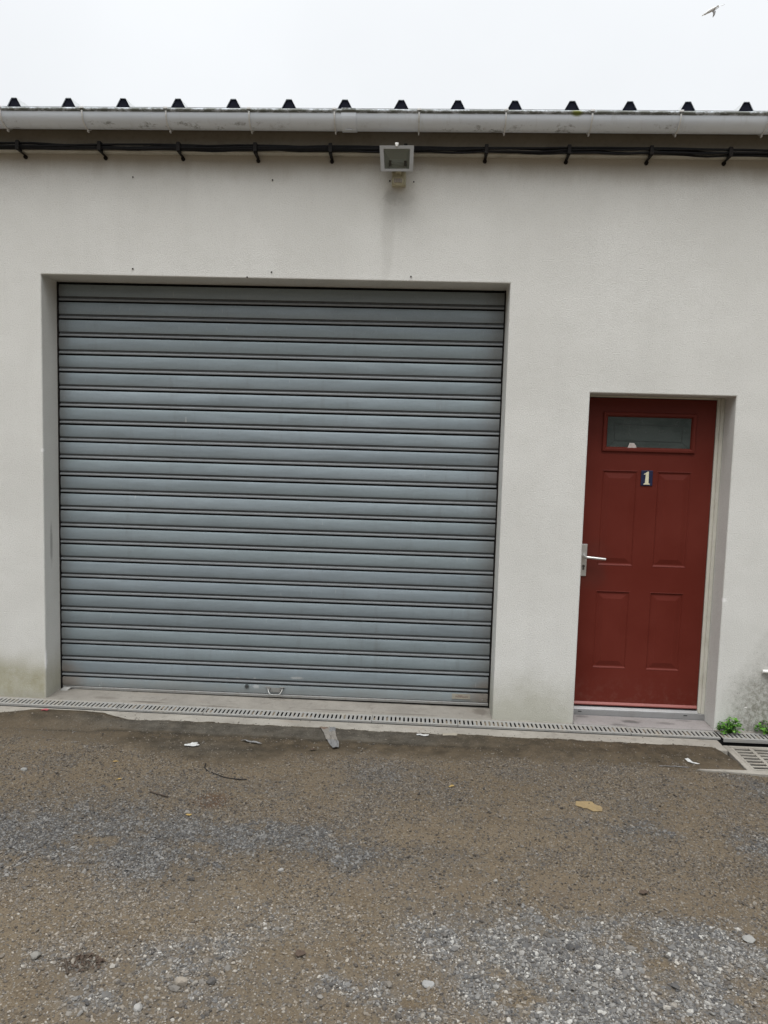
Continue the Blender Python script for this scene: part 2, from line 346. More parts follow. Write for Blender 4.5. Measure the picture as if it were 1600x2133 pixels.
def gheight(x, y):
    base = gz(x)
    sh = -.022 + .05 * fbm(x, y * .3, 3.5, 51) + .03 * fbm(x, y, 16, 57)
    mound = np.exp(-((x - .22) / .27) ** 4)
    sh = sh + mound * .075 + .012 * sst(-.1, -.3, x)
    q = y - sh
    prof = np.interp(q, [-60, -3, -1.2, -.75, -.60, -.50, -.44, -.41, -.33, -.28, -.24, -.215, -.12], [0, -.004, -.004, -.006, -.010, -.016, -.017, .001, .003, .005, .001, -.006, -.016])
    prof = prof + mound * .022 * np.exp(-((y + .26) / .07) ** 2)
    joint = np.exp(-((y + .425 + .012 * fbm(x, y, 3, 77)) / .012) ** 2) * sst(.0, .15, x) * sst(2.9, 2.4, x) * .008
    rough = sst(-.5, -.8, y)
    h = base - .004 + prof - joint + fbm(x, y, 1.6, 61) * .02 * rough + fbm(x, y, 9, 67) * .016 * (.3 + .7 * rough) + fbm(x, y, 40, 71, 3) * .011 * (.3 + .7 * rough) - .012 * rough * np.exp(-((y + 1.86 + .08 * fbm(x, y, .8, 3)) / .10) ** 2)
    h = h + .004 * np.clip(gdens(x, y), 0, 1) * rough
    pit = sst(3.93, 4.02, x + .3 * (y + .4)) * sst(5.2, 5.0, x) * sst(-.60, -.56, y) * sst(-.13, -.17, y)
    h = h * (1 - pit) + (gz(x) - .11) * pit
    return h
def axis(lo, hi, st, outer_lo, outer_hi):
    return np.concatenate([outer_lo, np.arange(lo, hi + st / 2, st), outer_hi])
gx = axis(-1.2, 5.2, .0125, [-300, -100, -40, -15, -7, -4, -2.4, -1.6], [5.5, 6.2, 7.5, 10, 20, 50, 120, 300])
gy = axis(-3.2, -.14, .0125, [-300, -100, -40, -20, -10, -6, -4.2, -3.5], [-.1399, 20, 120, 300])
GX, GY = np.meshgrid(gx, gy)
H = gheight(GX, GY); H[-4:, :] = -.35; 
H[:, :] = np.where((GX < -1.3) | (GX > 5.3), np.where(GY > -.142, -.35, gz(GX) - .012), H)
nv = GX.size; nx = len(gx); ny = len(gy)
def np_mesh(name, co, quads, mats, attrs={}, smooth=True):
    me = bpy.data.meshes.new(name); k = quads.shape[1]
    me.vertices.add(len(co)); me.vertices.foreach_set('co', np.asarray(co, np.float32).ravel())
    me.loops.add(quads.size); me.loops.foreach_set('vertex_index', quads.astype(np.int32).ravel())
    me.polygons.add(len(quads)); me.polygons.foreach_set('loop_start', np.arange(0, quads.size, k, dtype=np.int32)); me.polygons.foreach_set('loop_total', np.full(len(quads), k, np.int32))
    me.polygons.foreach_set('use_smooth', np.full(len(quads), smooth))
    for a, v in attrs.items():
        at = me.attributes.new(a, 'FLOAT', 'POINT'); at.data.foreach_set('value', np.asarray(v, np.float32).ravel())
    me.update(calc_edges=True)
    for m in mats: me.materials.append(m)
    o = bpy.data.objects.new(name, me); COL.objects.link(o); return o
idx = np.arange(nv).reshape(ny, nx)
quads = np.stack([idx[:-1, :-1], idx[:-1, 1:], idx[1:, 1:], idx[1:, :-1]], -1).reshape(-1, 4)
shy = .05 * fbm(GX, GY * .3, 3.5, 51) + .05 * fbm(GX, GY, 10, 87)
mdep = .56 + .20 * np.exp(-((GX - 1.2) / .42) ** 2) - .05 * sst(2.2, 3, GX)
mud = sst(-.10, .12, GY + mdep + shy * 2.4 + .10 * fbm(GX, GY, 28, 93, 3)) * (GX > -1.3) * (GX < 5.3)
mud = mud * (1 - .45 * sst(.75, .45, GX + 3 * shy) * sst(-.30, -.38, GY))
grav = np.clip(gdens(GX, GY), 0, 1) * (1 - mud); near = sst(-1.65, -2.1, GY)
joint_ = np.exp(-((GY + .427 + .012 * fbm(GX, GY, 3, 77)) / .011) ** 2) * sst(.05, .2, GX) * sst(2.95, 2.5, GX) * np.clip(.75 + 1.5 * fbm(GX, GY, 14, 78), 0, 1)
grey = np.clip(np.exp(-((GX - 1.4) / 1.15) ** 6) * sst(-.24, -.3, GY) * (sst(-.43, -.405, GY + .03 * fbm(GX, GY, 12, 88)) + .45 * np.exp(-(((GX - 1.1) / .3) ** 2 + ((GY + .58) / .12) ** 2))) * (1 + 1.2 * fbm(GX, GY, 8, 89)), 0, 1)            # grey silt over the kerb edge, browner to the right
def m_ground():
    m = NT('sandy_dirt', rough=.95, spec=.2)
    gr = m.attr('gravel').outputs['Fac']; mu = m.attr('mud').outputs['Fac']; gy_ = m.attr('grey').outputs['Fac']
    a = m.noise(1.3, 6, .65); b = m.noise(11, 6, .7); f = m.noise(90, 5, .75); g2 = m.noise(300, 3, .7)
    vc = m.voro(120, out='Color'); vs = m.n('ShaderNodeSeparateColor'); m.L(vc, vs.inputs[0])
    vd = m.voro(120)
    c = m.mix(m.map(a, .3, .7), (0.108, 0.083, 0.054), (0.135, 0.106, 0.072))
    c = m.mix(m.mul(m.map(b, .42, .72), .55), c, (0.082, 0.060, 0.038))
    c = m.mix(m.mul(m.map(f, .47, .62), .62), c, (0.045, 0.033, 0.022))
    f3 = m.noise(130, 4, .7); c = m.mix(m.mul(m.map(m.noise(62, 4, .7), .55, .68), .45), c, (0.048, 0.037, 0.025)); c = m.mix(m.mul(m.map(f3, .54, .64), .6), c, (0.174, 0.144, 0.104))
    c = m.mix(m.mul(m.map(g2, .58, .75), .5), c, (0.190, 0.167, 0.130))
    # mineral grains pressed into the sand
    gm = m.mul(m.map(vs.outputs[0], .72, .80), m.map(vd, .45, .25)); c = m.mix(m.mul(gm, .75), c, m.mix(vs.outputs[1], (0.042, 0.040, 0.036), (0.264, 0.252, 0.224)))
    # crushed grey stone patches
    ne = m.attr('near').outputs['Fac']; gc = m.mix(m.map(f, .35, .65), m.mix(ne, (.024, .023, .022), (.055, .053, .050)), m.mix(ne, (.085, .083, .081), (.17, .166, .158))); gc = m.mix(m.mul(m.map(b, .5, .7), .5), gc, (.10, .083, .063))
    c = m.mix(m.mul(gr, .6), c, gc)
    # wet smooth mud by the kerb
    mc = m.mix(m.map(b, .3, .72), (.034, .026, .016), (.082, .062, .039)); mg = m.mix(m.map(b, .3, .7), (.042, .037, .029), (.092, .083, .068))
    mc = m.mix(m.mul(gy_, .85), mc, mg); mc = m.mix(m.mul(m.map(g2, .62, .76), .35), mc, (.25, .23, .2)); mc = m.mix(m.mul(m.map(f, .52, .7), .4), mc, (.05, .04, .03))
    c = m.mix(mu, c, mc); c = m.mix(m.mul(m.attr('joint').outputs['Fac'], .8), c, (.022, .018, .012))
    # damp brown patch and pale bits
    n2 = m.noise(20, 5, .7)
    for (px, py, rx, ry, k, cc) in ((1.33, -1.18, .12, .10, .75, (.06, .034, .02)), (2.77, -1.76, .10, .05, .4, (.085, .066, .05)), (1.21, -2.28, .09, .06, .65, (.045, .033, .024)),
                               (.28, -1.0, .5, .12, .25, (.12, .09, .06)), (3.05, -1.7, .5, .16, .35, (.128, .100, .070)), (2.2, -1.75, .6, .1, .35, (.128, .100, .070)), (1.7, -1.95, .35, .1, .45, (.128, .101, .070)), (1.2, -2.0, .3, .1, .4, (.126, .1, .07))):
        c = m.mix(m.mul(m.blob(px, py, 0, rx, ry, 1, n2, .9), k), c, cc)
    m.base(c); m.rough(m.map(mu, 0, 1, .96, .72))
    bp = m.bump(m.add(f, m.mul(g2, .5)), .7, .006)
    m.bump(m.add(m.map(vd, 0, .5), m.mul(b, .6)), .5, .003, bp)
    return m.mat
ground = np_mesh('ground', np.stack([GX, GY, H], -1).reshape(-1, 3), quads, [m_ground()], {'gravel': grav, 'mud': mud, 'grey': grey, 'near': near, 'joint': joint_})
tag(ground, 'brown sandy yard with worn tyre tracks and grey stone patches', kind='structure')

# loose gravel lying on the sheet
def scatter(n, smin, smax, sig, dens_fn, xlo, xhi, ylo, yhi):
    x = RNG.uniform(xlo, xhi, n); y = RNG.uniform(ylo, yhi, n); keep = RNG.random(n) < dens_fn(x, y)
    x, y = x[keep], y[keep]; s = np.clip(smin * np.exp(np.abs(RNG.normal(0, sig, len(x)))), smin, smax)
    return x, y, s
ph = (1 + 5 ** .5) / 2
ICO = np.array([(-1, ph, 0), (1, ph, 0), (-1, -ph, 0), (1, -ph, 0), (0, -1, ph), (0, 1, ph), (0, -1, -ph), (0, 1, -ph), (ph, 0, -1), (ph, 0, 1), (-ph, 0, -1), (-ph, 0, 1)]) / (1 + ph * ph) ** .5
ICF = np.array([(0, 11, 5), (0, 5, 1), (0, 1, 7), (0, 7, 10), (0, 10, 11), (1, 5, 9), (5, 11, 4), (11, 10, 2), (10, 7, 6), (7, 1, 8), (3, 9, 4), (3, 4, 2), (3, 2, 6), (3, 6, 8), (3, 8, 9), (4, 9, 5), (2, 4, 11), (6, 2, 10), (8, 6, 7), (9, 8, 1)])
def nomud(x, y): return sst(.06, -.10, y + .56 + .20 * np.exp(-((x - 1.2) / .42) ** 2) - .05 * sst(2.2, 3, x) + .12 * fbm(x, y * .6, 6, 87) + .10 * fbm(x, y, 28, 93, 3))
S = [scatter(420000, .0021, .0058, .5, lambda x, y: np.clip(.20 + .5 * sst(-.05, .2, fbm(x, y, 3.3, 46)) + .4 * gdens(x, y), 0, 1) * np.maximum(nomud(x, y), .10), -.7, 4.8, -2.9, -.42),
     scatter(170000, .0030, .0095, .5, lambda x, y: np.clip(gdens(x, y) * .7 + .03 + .20 * sst(-1.9, -2.25, y) * sst(-.1, .15, fbm(x, y, 5, 47)), 0, 1) * np.maximum(nomud(x, y), .05), -.7, 4.8, -2.9, -.45),
     scatter(26000, .0052, .0155, .45, lambda x, y: np.clip((gdens(x, y) - .25) * .55 * sst(-1.3, -2.3, y) + .012 * sst(-1.0, -2.2, y), 0, 1), -.2, 4.4, -2.9, -1.0),
     scatter(9000, .0014, .0055, .55, lambda x, y: .05 + .5 * sst(-.2, -.3, y), -.5, 3.9, -.46, -.15)]
px, py, ps = (np.concatenate(t) for t in zip(*S))
N = len(px)
dirs = ICO[None] * (1 + RNG.uniform(-.28, .22, (N, 12, 1)))
sx = RNG.uniform(.75, 1.35, (N, 1)); sy = RNG.uniform(.65, 1.1, (N, 1)); szz = RNG.uniform(.35, .75, (N, 1))
V = dirs * np.stack([sx, sy, szz], -1) * ps[:, None, None]
ax = RNG.normal(0, .25, (N, 1)); V[:, :, 2] += V[:, :, 0] * ax
an = RNG.uniform(0, 6.283, (N, 1)); ca, sa = np.cos(an), np.sin(an)
V = np.stack([V[:, :, 0] * ca - V[:, :, 1] * sa, V[:, :, 0] * sa + V[:, :, 1] * ca, V[:, :, 2]], -1)
kerbz = np.where(py > -.298, gz(px) - .004, -9)
pz = np.maximum(gheight(px, py), kerbz) + ps * RNG.uniform(-.1, .3, N)
V += np.stack([px, py, pz], -1)[:, None, :]
F = (ICF[None] + (np.arange(N) * 12)[:, None, None]).reshape(-1, 3)
tint = np.repeat(np.clip(RNG.random(N) - .22 * sst(-2.0, -1.6, py) + .04, 0, 1), 12); dusty = np.repeat(np.clip(1 - gdens(px, py) * 1.1 + RNG.normal(0, .25, N), 0, 1), 12)
mg = NT('crushed_stone', rough=.85, spec=.3)
t = mg.attr('tint').outputs['Fac']; d = mg.attr('dusty').outputs['Fac']
ramp = mg.n('ShaderNodeValToRGB'); mg.L(t, ramp.inputs[0]); e = ramp.color_ramp.elements
e[0].position = 0; e[0].color = (.045, .045, .046, 1); e[1].position = 1; e[1].color = (.36, .35, .325, 1)
for p_, c_ in ((.35, (.085, .084, .083, 1)), (.7, (.15, .147, .141, 1)), (.93, (.22, .213, .20, 1))): q = e.new(p_); q.color = c_
nn = mg.noise(120, 3, .6)
mg.base(mg.mix(mg.mul(mg.map(nn, .4, .7), .4), mg.mix(mg.mul(d, .75), ramp.outputs[0], mg.mix(t, (.032, .024, .017), (.22, .183, .138))), (.12, .1, .076)))
gravel = np_mesh('gravel', V.reshape(-1, 3), F, [mg.mat], {'tint': tint, 'dusty': dusty}, False)
tag(gravel, 'loose crushed grey stone strewn over the sandy yard', 'gravel', kind='stuff')

# ------------------------------------------------------------------ kerb strip and building
GS = lambda mb: mb.shear(-.005, .012)
k = MB(); xs = np.linspace(-4, 3.92, 80)
for a, b in zip(xs[:-1], xs[1:]): pass
k.box(-4, 3.96, -.30, -.145, -.15, -.004); GS(k)
tag(k.build('concrete_kerb', CONC, bevel=.006), 'pale concrete kerb strip in front of the drain channel', kind='structure')

B = thing('building', (0, 0, 0), 'cream plastered workshop with a grey roller shutter and a red door', 'building')
# wall with the two openings
X = [-4.5, 0, 2.7, 3.1765, 3.995, 9]; Z = [-.3, 1.931, 2.53, 3.42]
def hole(i, j): return (i == 1 and j < 2) or (i == 3 and j < 1)
bm = bmesh.new(); vv = {}
def V_(i, j):
    if (i, j) not in vv: vv[i, j] = bm.verts.new((X[i], 0, Z[j]))
    return vv[i, j]
fr = [bm.faces.new((V_(i, j), V_(i + 1, j), V_(i + 1, j + 1), V_(i, j + 1))) for i in range(5) for j in range(3) if not hole(i, j)]
ex = bmesh.ops.extrude_face_region(bm, geom=fr)
bmesh.ops.translate(bm, vec=(0, .25, 0), verts=[g for g in ex['geom'] if isinstance(g, bmesh.types.BMVert)])
def bmbox(x0, x1, y0, y1, z0, z1):
    vs = [bm.verts.new((x, y, z)) for z in (z0, z1) for y in (y0, y1) for x in (x0, x1)]
    for f in [(0, 2, 3, 1), (4, 5, 7, 6), (0, 1, 5, 4), (2, 6, 7, 3), (0, 4, 6, 2), (1, 3, 7, 5)]: bm.faces.new([vs[i] for i in f])
bmbox(-4.5, -4.25, .252, 8, -.3, 3.5); bmbox(8.75, 9, .252, 8, -.3, 3.5); bmbox(-4.5, 9, 8.002, 8.25, -.3, 4.2)
bmesh.ops.recalc_face_normals(bm, faces=bm.faces)
me = bpy.data.meshes.new('wall'); bm.to_mesh(me); bm.free(); me.materials.append(PLASTER)
wall = bpy.data.objects.new('wall', me); COL.objects.link(wall); put(wall, B)
bv = wall.modifiers.new('bevel', 'BEVEL'); bv.width = .007; bv.segments = 3; bv.limit_method = 'ANGLE'; bv.angle_limit = rad(50)

# wall plugs and screws left in the plaster
for i, (a, b_) in enumerate(((.541, 3.08), (1.341, 3.075), (2.003, 3.079), (2.138, 3.076), (.54, 2.571), (1.343, 2.567), (1.203, 2.5245 + .012), (2.138, 2.558))):
    s = MB(); s.tube([(a, .004, b_), (a, -.004, b_), (a, -.006, b_)], [.0042, .0042, .003], 8); s.box(a - .003, a + .003, -.0068, -.0055, b_ - .0008, b_ + .0008, 1)
    s.build('screw', [CLIP, BLACK], wall, at=(a, 0, b_))

# floor slab, door step
s = MB(); s.box(-4.2, 3.17, -.018, 7.9, -.3, 0); s.box(3.999, 8.7, -.018, 7.9, -.3, 0); s.box(3.17, 3.999, .252, 7.9, -.3, 0)
GS(s).build('floor_slab', SLAB, B, bevel=.004)
s = MB(); s.box(3.1775, 3.994, -.016, .145, -.28, .004); GS(s); step = s.build('door_step', STEP, B, bevel=.004)

# ---- roof sheet with ribs
s = MB(); ribs = [-4.42 + .3083 * i for i in range(44)]
off = (-.1 - (-4.42)) % .3083 - 0.0
prof = []
for rx in [r + off for r in ribs]:
    prof += [(rx - .040, 0), (rx - .0145, .046), (rx + .0145, .046), (rx + .040, 0)]
prof = [(-4.7, 0)] + prof + [(9.3, 0)]
ytop = 8.4; pitch = math.tan(rad(5))
for th in (0, -.0016):
    pass
n = len(prof); y0 = -.085
vs = [(x, y0, 3.427 + z) for x, z in prof] + [(x, ytop, 3.427 + z + (ytop - y0) * pitch) for x, z in prof]
vs += [(x, y0, 3.427 + z - .0022) for x, z in prof] + [(x, ytop, 3.427 + z - .0022 + (ytop - y0) * pitch) for x, z in prof]
fs = []
for i in range(n - 1):
    fs += [(i, i + 1, n + i + 1, n + i), (2 * n + i, 3 * n + i, 3 * n + i + 1, 2 * n + i + 1), (i, 2 * n + i, 2 * n + i + 1, i + 1)]
s.add(vs, fs)
roof = s.shear(.004).build('roof', ROOF, B)
for rx in [r + off for r in ribs]:
    s = MB(); s.prism([(rx - .038, 3.4275), (rx - .0138, 3.4705), (rx + .0138, 3.4705), (rx + .038, 3.4275)], 'y', -.078, .15)  # near-black plug stands in for the shade inside the hollow rib end
    s.shear(.004).build('rib_shade_plug', RIB_SHADE, roof)
# fascia + pale drip trim
s = MB(); s.box(-4.5, 9, -.05, -.001, 3.212, 3.418); fascia = s.shear(.004).build('fascia', FASC, B, bevel=.003)
s = MB(); s.box(-4.5, 9, -.054, -.002, 3.199, 3.2105); s.shear(.004).build('drip_edge', TRIM, fascia, bevel=.002)

# ---- gutter
R = .07; yc, zc = -.122, 3.364
arc = [(yc + R * math.cos(t), zc + R * math.sin(t)) for t in np.linspace(math.pi, 2 * math.pi, 25)]
inn = [(yc + (R - .0025) * math.cos(t), zc + (R - .0025) * math.sin(t)) for t in np.linspace(2 * math.pi, math.pi, 25)]
s = MB(); s.strip(arc + inn, 'x', [-4.6, 9.1], smooth=True, closed=True)
s.tube([(-4.6, yc - R - .001, zc + .005), (9.1, yc - R - .001, zc + .005)], .0085, 12)
gut = s.shear(.004).build('gutter', GUT, B)
def ring(s, x0, x1, r0, r1, t0=math.pi * .98, t1=math.pi * 1.93, n=20):
    ts = np.linspace(t0, t1, n)
    pr = [(yc + r1 * math.cos(t), zc + r1 * math.sin(t)) for t in ts] + [(yc + r0 * math.cos(t), zc + r0 * math.sin(t)) for t in ts[::-1]]
    s.strip(pr, 'x', [x0, x1], closed=True); m = len(pr)
    b = len(s.v) - 2 * m
    s.f.append(list(range(b, b + m))); s.m.append(0); s.sm.append(False)
    s.f.append(list(range(b + m, b + 2 * m))[::-1]); s.m.append(0); s.sm.append(False)
for i in range(-2, 12):
    x = -.124 + .4565 * i + (.0 if i % 2 else .004)
    s = MB(); ring(s, x - .0045, x + .0045, R + .001, R + .0065); s.box(x - .011, x + .011, yc - R - .013, yc - R + .012, zc + .006, zc + .0165)
    s.box(x - .0045, x + .0045, yc + R - .004, -.0505, zc - .03, zc + .01)
    s.box(x - .0035, x + .0035, yc - .001, yc + .018, zc - R - .016, zc - R - .003)
    s.shear(.004).build('gutter_bracket', STRAP, gut, bevel=.0015)
s = MB(); ring(s, 1.742, 1.822, R + .0008, R + .0055, math.pi * .99, math.pi * 1.99); s.box(1.744, 1.82, yc - R - .012, yc - R + .010, zc + .003, zc + .0155)
s.box(1.765, 1.80, yc - .03, yc - .004, zc - R - .007, zc - R - .003)
s.shear(.004).build('gutter_joint', GUT, gut, bevel=.0015)

# ---- roller shutter
SY = .197
P = .10555; Z0 = .104
sh = thing('roller_shutter', (1.35, SY, 0), None, None); put(sh, B)
def slat(zb, zt):
    """profile (y, z) of one slat: dark seam, rolled knuckle, shallow upper groove, slightly dished face"""
    t1, t2 = random.uniform(-.0014, .0014), random.uniform(-.0014, .0014)
    pr = [(SY + .016, zb - .0165), (SY + .014, zb - .0085), (SY + .003, zb - .0070), (SY - .0012, zb - .0060), (SY - .0022, zb - .001), (SY - .0012, zb + .0040), (SY + .003, zb + .0056), (SY + .0075, zb + .0075), (SY + .0062, zb + .0165), (SY + .0010 + t1, zb + .0192)]
    f0 = zb + .0192; f1 = zt - .0185; m = 8
    for i in range(1, m + 1):
        t = i / m; pr.append((SY + .0010 + t1 * (1 - t) + t2 * t - .0036 * math.sin(math.pi * t) ** .7, f0 + (f1 - f0) * t))
    pr += [(SY + .005, zt - .0172), (SY + .016, zt - .0168)]
    return pr
s = MB()
for i in range(23):
    zb = Z0 + P * i + random.uniform(-.0007, .0007); zt = Z0 + P * (i + 1)
    pr = slat(zb, zt)
    if i == 22: pr = [(y, min(z, 2.529)) for y, z in pr]
    jx = random.uniform(-.003, .003)
    q0 = len(s.f); s.strip(pr, 'x', [.010 + jx, .5, 1, 1.5, 2, 2.690 + jx], smooth=False)
    for q in range(q0, len(s.f)):
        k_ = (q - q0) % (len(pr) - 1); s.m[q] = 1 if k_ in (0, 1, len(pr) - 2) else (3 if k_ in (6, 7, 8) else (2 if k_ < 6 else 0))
# bottom slat
pr = [(SY + .011, .0305), (SY + .004, .0315), (SY - .0005, .034)] + [(SY - .0005 - .0024 * math.sin(math.pi * t) ** .8, .036 + .049 * t) for t in np.linspace(0, 1, 9)] + [(SY + .004, .0865), (SY + .011, .0875)]
s.strip(pr, 'x', [.012, 1.35, 2.688])
SEAM_SHADE = dirty('seam_shade', (.032, .033, .034), .8, 0, (.02, .02, .02), .5, 12)  # seam shade painted as a dark material on the recessed faces
DUSTY = dirty('dusty_knuckle', (.24, .255, .265), .55, .3, (.17, .175, .175), .5, 9)
GROOVE = dirty('groove_shade', (.085, .09, .092), .7, .1, (.04, .04, .038), .6, 14)  # softer painted shade for the shallow upper groove
s.build('curtain', [SHUT, SEAM_SHADE, DUSTY, GROOVE], sh, recalc=False)
s = MB(); s.box(.010, 2.690, SY + .013, SY + .02, 0, 2.529); s.build('backing', BLACK, sh)  # black sheet standing in for the dark behind the seams
s = MB(); s.box(.055, 2.692, SY - .008, SY + .012, .0125, .0300); s.box(.012, .055, SY - .004, SY + .012, .0125, .0300); bar = s.build('bottom_bar', STEEL, sh, bevel=.003)
for x0, x1 in ((.0005, .009), (2.691, 2.6995)):
    s = MB(); s.box(x0, x1, SY - .004, SY + .04, .0, 2.528); s.build('guide_rail', CLIP, sh)
# folded tab of the slide bolt at the left foot
s = MB(); s.prism([(.0, -.01), (.045, -.01), (.075, .02), (.085, .022), (.03, .022)], 'y', SY - .045, SY - .040)
s.v = [(x, y + (z - .0) * .9, z + .008) for x, y, z in s.v]
s.build('bolt_tab', STEEL, sh, bevel=.001)
# pull handle: two lugs, back plate and a bent bar
s = MB(); hy = SY - .006
for lx, d in ((1.322, 1), (1.412, -1)):
    s.prism([(lx - .018, .081), (lx + .018, .079), (lx + .014 * d, .070), (lx + .010 * d, .060), (lx - .004, .062), (lx - .010, .070)], 'y', hy - .006, hy)
    s.tube([(lx, hy - .004, .073), (lx, hy - .010, .073)], .004, 8)
s.tube([(1.322, hy - .006, .066), (1.330, hy - .022, .050), (1.338, hy - .027, .040), (1.346, hy - .028, .0365), (1.390, hy - .028, .0365), (1.398, hy - .027, .040), (1.405, hy - .022, .050), (1.412, hy - .006, .066)], .0038, 8)
s.box(1.336, 1.398, hy - .001, hy + .001, .045, .072)
s.build('handle', STEEL, sh, bevel=.0008)
s = MB(); s.tube([(1.187, SY + .001, .075), (1.187, SY - .009, .075)], [.0135, .0135], 20); s.tube([(1.187, SY - .009, .075), (1.187, SY - .0105, .075)], [.009, .008], 16, 1)
s.build('lock', [dirty('dull_lock', (.10, .12, .125), .5, .5), CERAM], sh, bevel=.0008)
# paper label with its worn, illegible print
ml = NT('yellowed_label', rough=.8); pn = ml.noise(90, 5, .7, ml.scale(ml.pos, 1, 1, 1.4))
lc = ml.mix(ml.map(ml.noise(30, 4, .7), .35, .65), (.31, .285, .225), (.25, .23, .19)); ml.base(lc)
mi_ = NT('faded_print', rough=.8); mi_.base(mi_.mix(mi_.map(mi_.noise(220, 3, .7), .4, .6), (.13, .085, .075), (.27, .21, .165)))
s = MB(); s.box(2.468, 2.580, SY - .0069, SY - .0055, .050, .083)
x = 2.490
while x < 2.562:
    wl = random.uniform(.0025, .006); s.box(x, x + wl, SY - .0074, SY - .0068, .0615 + random.uniform(-.001, .001), .068 + random.uniform(-.001, .0015), 1); x += wl + random.uniform(.0006, .0016)
x = 2.505
while x < 2.533:
    wl = random.uniform(.003, .005); s.box(x, x + wl, SY - .0074, SY - .0068, .0695, .0745, 1); x += wl + .001
s.build('label', [ml.mat, mi_.mat], sh)
# two rivets, right end
for z in (.048, .086): MB().tube([(2.655, SY - .002, z), (2.655, SY - .006, z)], [.004, .003], 8).build('rivet', STEEL, sh)

# ---- entrance door
DY = .174
dr = thing('entrance_door', (3.58, DY, 0), None, None); put(dr, B)
dx0, dx1, dz0, dz1 = 3.208, 3.953, .053, 1.917
panels = [(3.308, 3.520, .917, 1.492), (3.632, 3.836, .917, 1.492), (3.309, 3.515, .286, .764), (3.630, 3.834, .284, .764)]
s = MB()
def face_grid(s, x0, x1, z0, z1, holes, y):
    xs = sorted({x0, x1} | {h[0] for h in holes} | {h[1] for h in holes}); zs = sorted({z0, z1} | {h[2] for h in holes} | {h[3] for h in holes})
    for i in range(len(xs) - 1):
        for j in range(len(zs) - 1):
            mx_, mz_ = (xs[i] + xs[i + 1]) / 2, (zs[j] + zs[j + 1]) / 2
            if any(h[0] < mx_ < h[1] and h[2] < mz_ < h[3] for h in holes): continue
            s.add([(xs[i], y, zs[j]), (xs[i + 1], y, zs[j]), (xs[i + 1], y, zs[j + 1]), (xs[i], y, zs[j + 1])], [(0, 1, 2, 3)])
def inset(s, h, steps, fill=True, mi=0):
    lo = None
    for d, y in steps:
        c = [(h[0] + d, y, h[2] + d), (h[1] - d, y, h[2] + d), (h[1] - d, y, h[3] - d), (h[0] + d, y, h[3] - d)]
        if lo: s.add(lo + c, [(i, (i + 1) % 4, 4 + (i + 1) % 4, 4 + i) for i in range(4)], mi)
        lo = c
    if fill: s.add(lo, [(0, 1, 2, 3)], mi)
win = (3.300, 3.841, 1.603, 1.834)
face_grid(s, dx0, dx1, dz0, dz1, panels + [win], DY)
for p in panels: inset(s, p, [(0, DY), (.003, DY - .001), (.007, DY + .001), (.012, DY + .0055), (.019, DY + .0058), (.044, DY + .0012), (.047, DY + .0005)])
inset(s, win, [(0, DY), (.0, DY - .010), (.004, DY - .013), (.016, DY - .013), (.022, DY - .008), (.028, DY + .004)], fill=False)
s.box(dx0, dx1, DY + .012, DY + .045, dz0, win[2]); s.box(dx0, dx1, DY + .012, DY + .045, win[3], dz1); s.box(dx0, win[0], DY + .012, DY + .045, win[2] + .0002, win[3] - .0002); s.box(win[1], dx1, DY + .012, DY + .045, win[2] + .0002, win[3] - .0002)
for a, b_ in (((dx0, dz0), (dx1, dz0)), ((dx1, dz0), (dx1, dz1)), ((dx1, dz1), (dx0, dz1)), ((dx0, dz1), (dx0, dz0))):
    s.add([(a[0], DY, a[1]), (b_[0], DY, b_[1]), (b_[0], DY + .012, b_[1]), (a[0], DY + .012, a[1])], [(0, 1, 2, 3)])
leaf = s.build('leaf', DOORM, dr, recalc=False)
s = MB(); s.prism([(DY - .001, .056), (DY - .012, .058), (DY - .013, .064), (DY - .001, .076)], 'x', dx0 + .002, dx1 - .002)
s.build('weather_bar', dirty('rubbed_red_paint', (.24, .062, .05), .5, 0, (.12, .04, .03), .4, 20), dr, bevel=.001)
# pane with an etched inset border
mp = NT('wired_dark_glass', rough=.16, spec=.35); nn_ = mp.noise(3, 4, .6, mp.scale(mp.pos, 1, 1, 2.5))
mp.base(mp.mix(mp.map(nn_, .35, .68), (.040, .052, .048), (.072, .088, .083))); mp.rough(mp.map(mp.noise(14, 4, .6), .3, .7, .12, .3))
s = MB(); s.box(3.325, 3.817, DY + .002, DY + .008, 1.620, 1.816); pane = s.build('window_pane', mp.mat, dr)
me_ = NT('etched_line', (.028, .036, .034), .4).mat
s = MB(); yy0, yy1 = DY + .0012, DY + .0021
a0, a1, b0, b1 = 3.368, 3.768, 1.664, 1.766
for q in ((a0, a1, b0, b0 + .0055), (a0, a1, b1 - .0055, b1), (a0, a0 + .0055, b0 + .0055, b1 - .0055), (a1 - .0055, a1, b0 + .0055, b1 - .0055)): s.box(q[0], q[1], yy0, yy1, q[2], q[3])
for (x0, z0), (x1, z1) in (((3.329, 1.625), (a0, b0)), ((3.813, 1.625), (a1, b0)), ((3.329, 1.811), (a0, b1)), ((3.813, 1.811), (a1, b1))):
    dxx, dzz = x1 - x0, z1 - z0; l = math.hypot(dxx, dzz); ox, oz = -dzz / l * .0022, dxx / l * .0022
    s.prism([(x0 + ox, z0 + oz), (x1 + ox, z1 + oz), (x1 - ox, z1 - oz), (x0 - ox, z0 - oz)], 'y', yy0 + .0003, yy1)
s.build('glazing_lines', me_, dr)
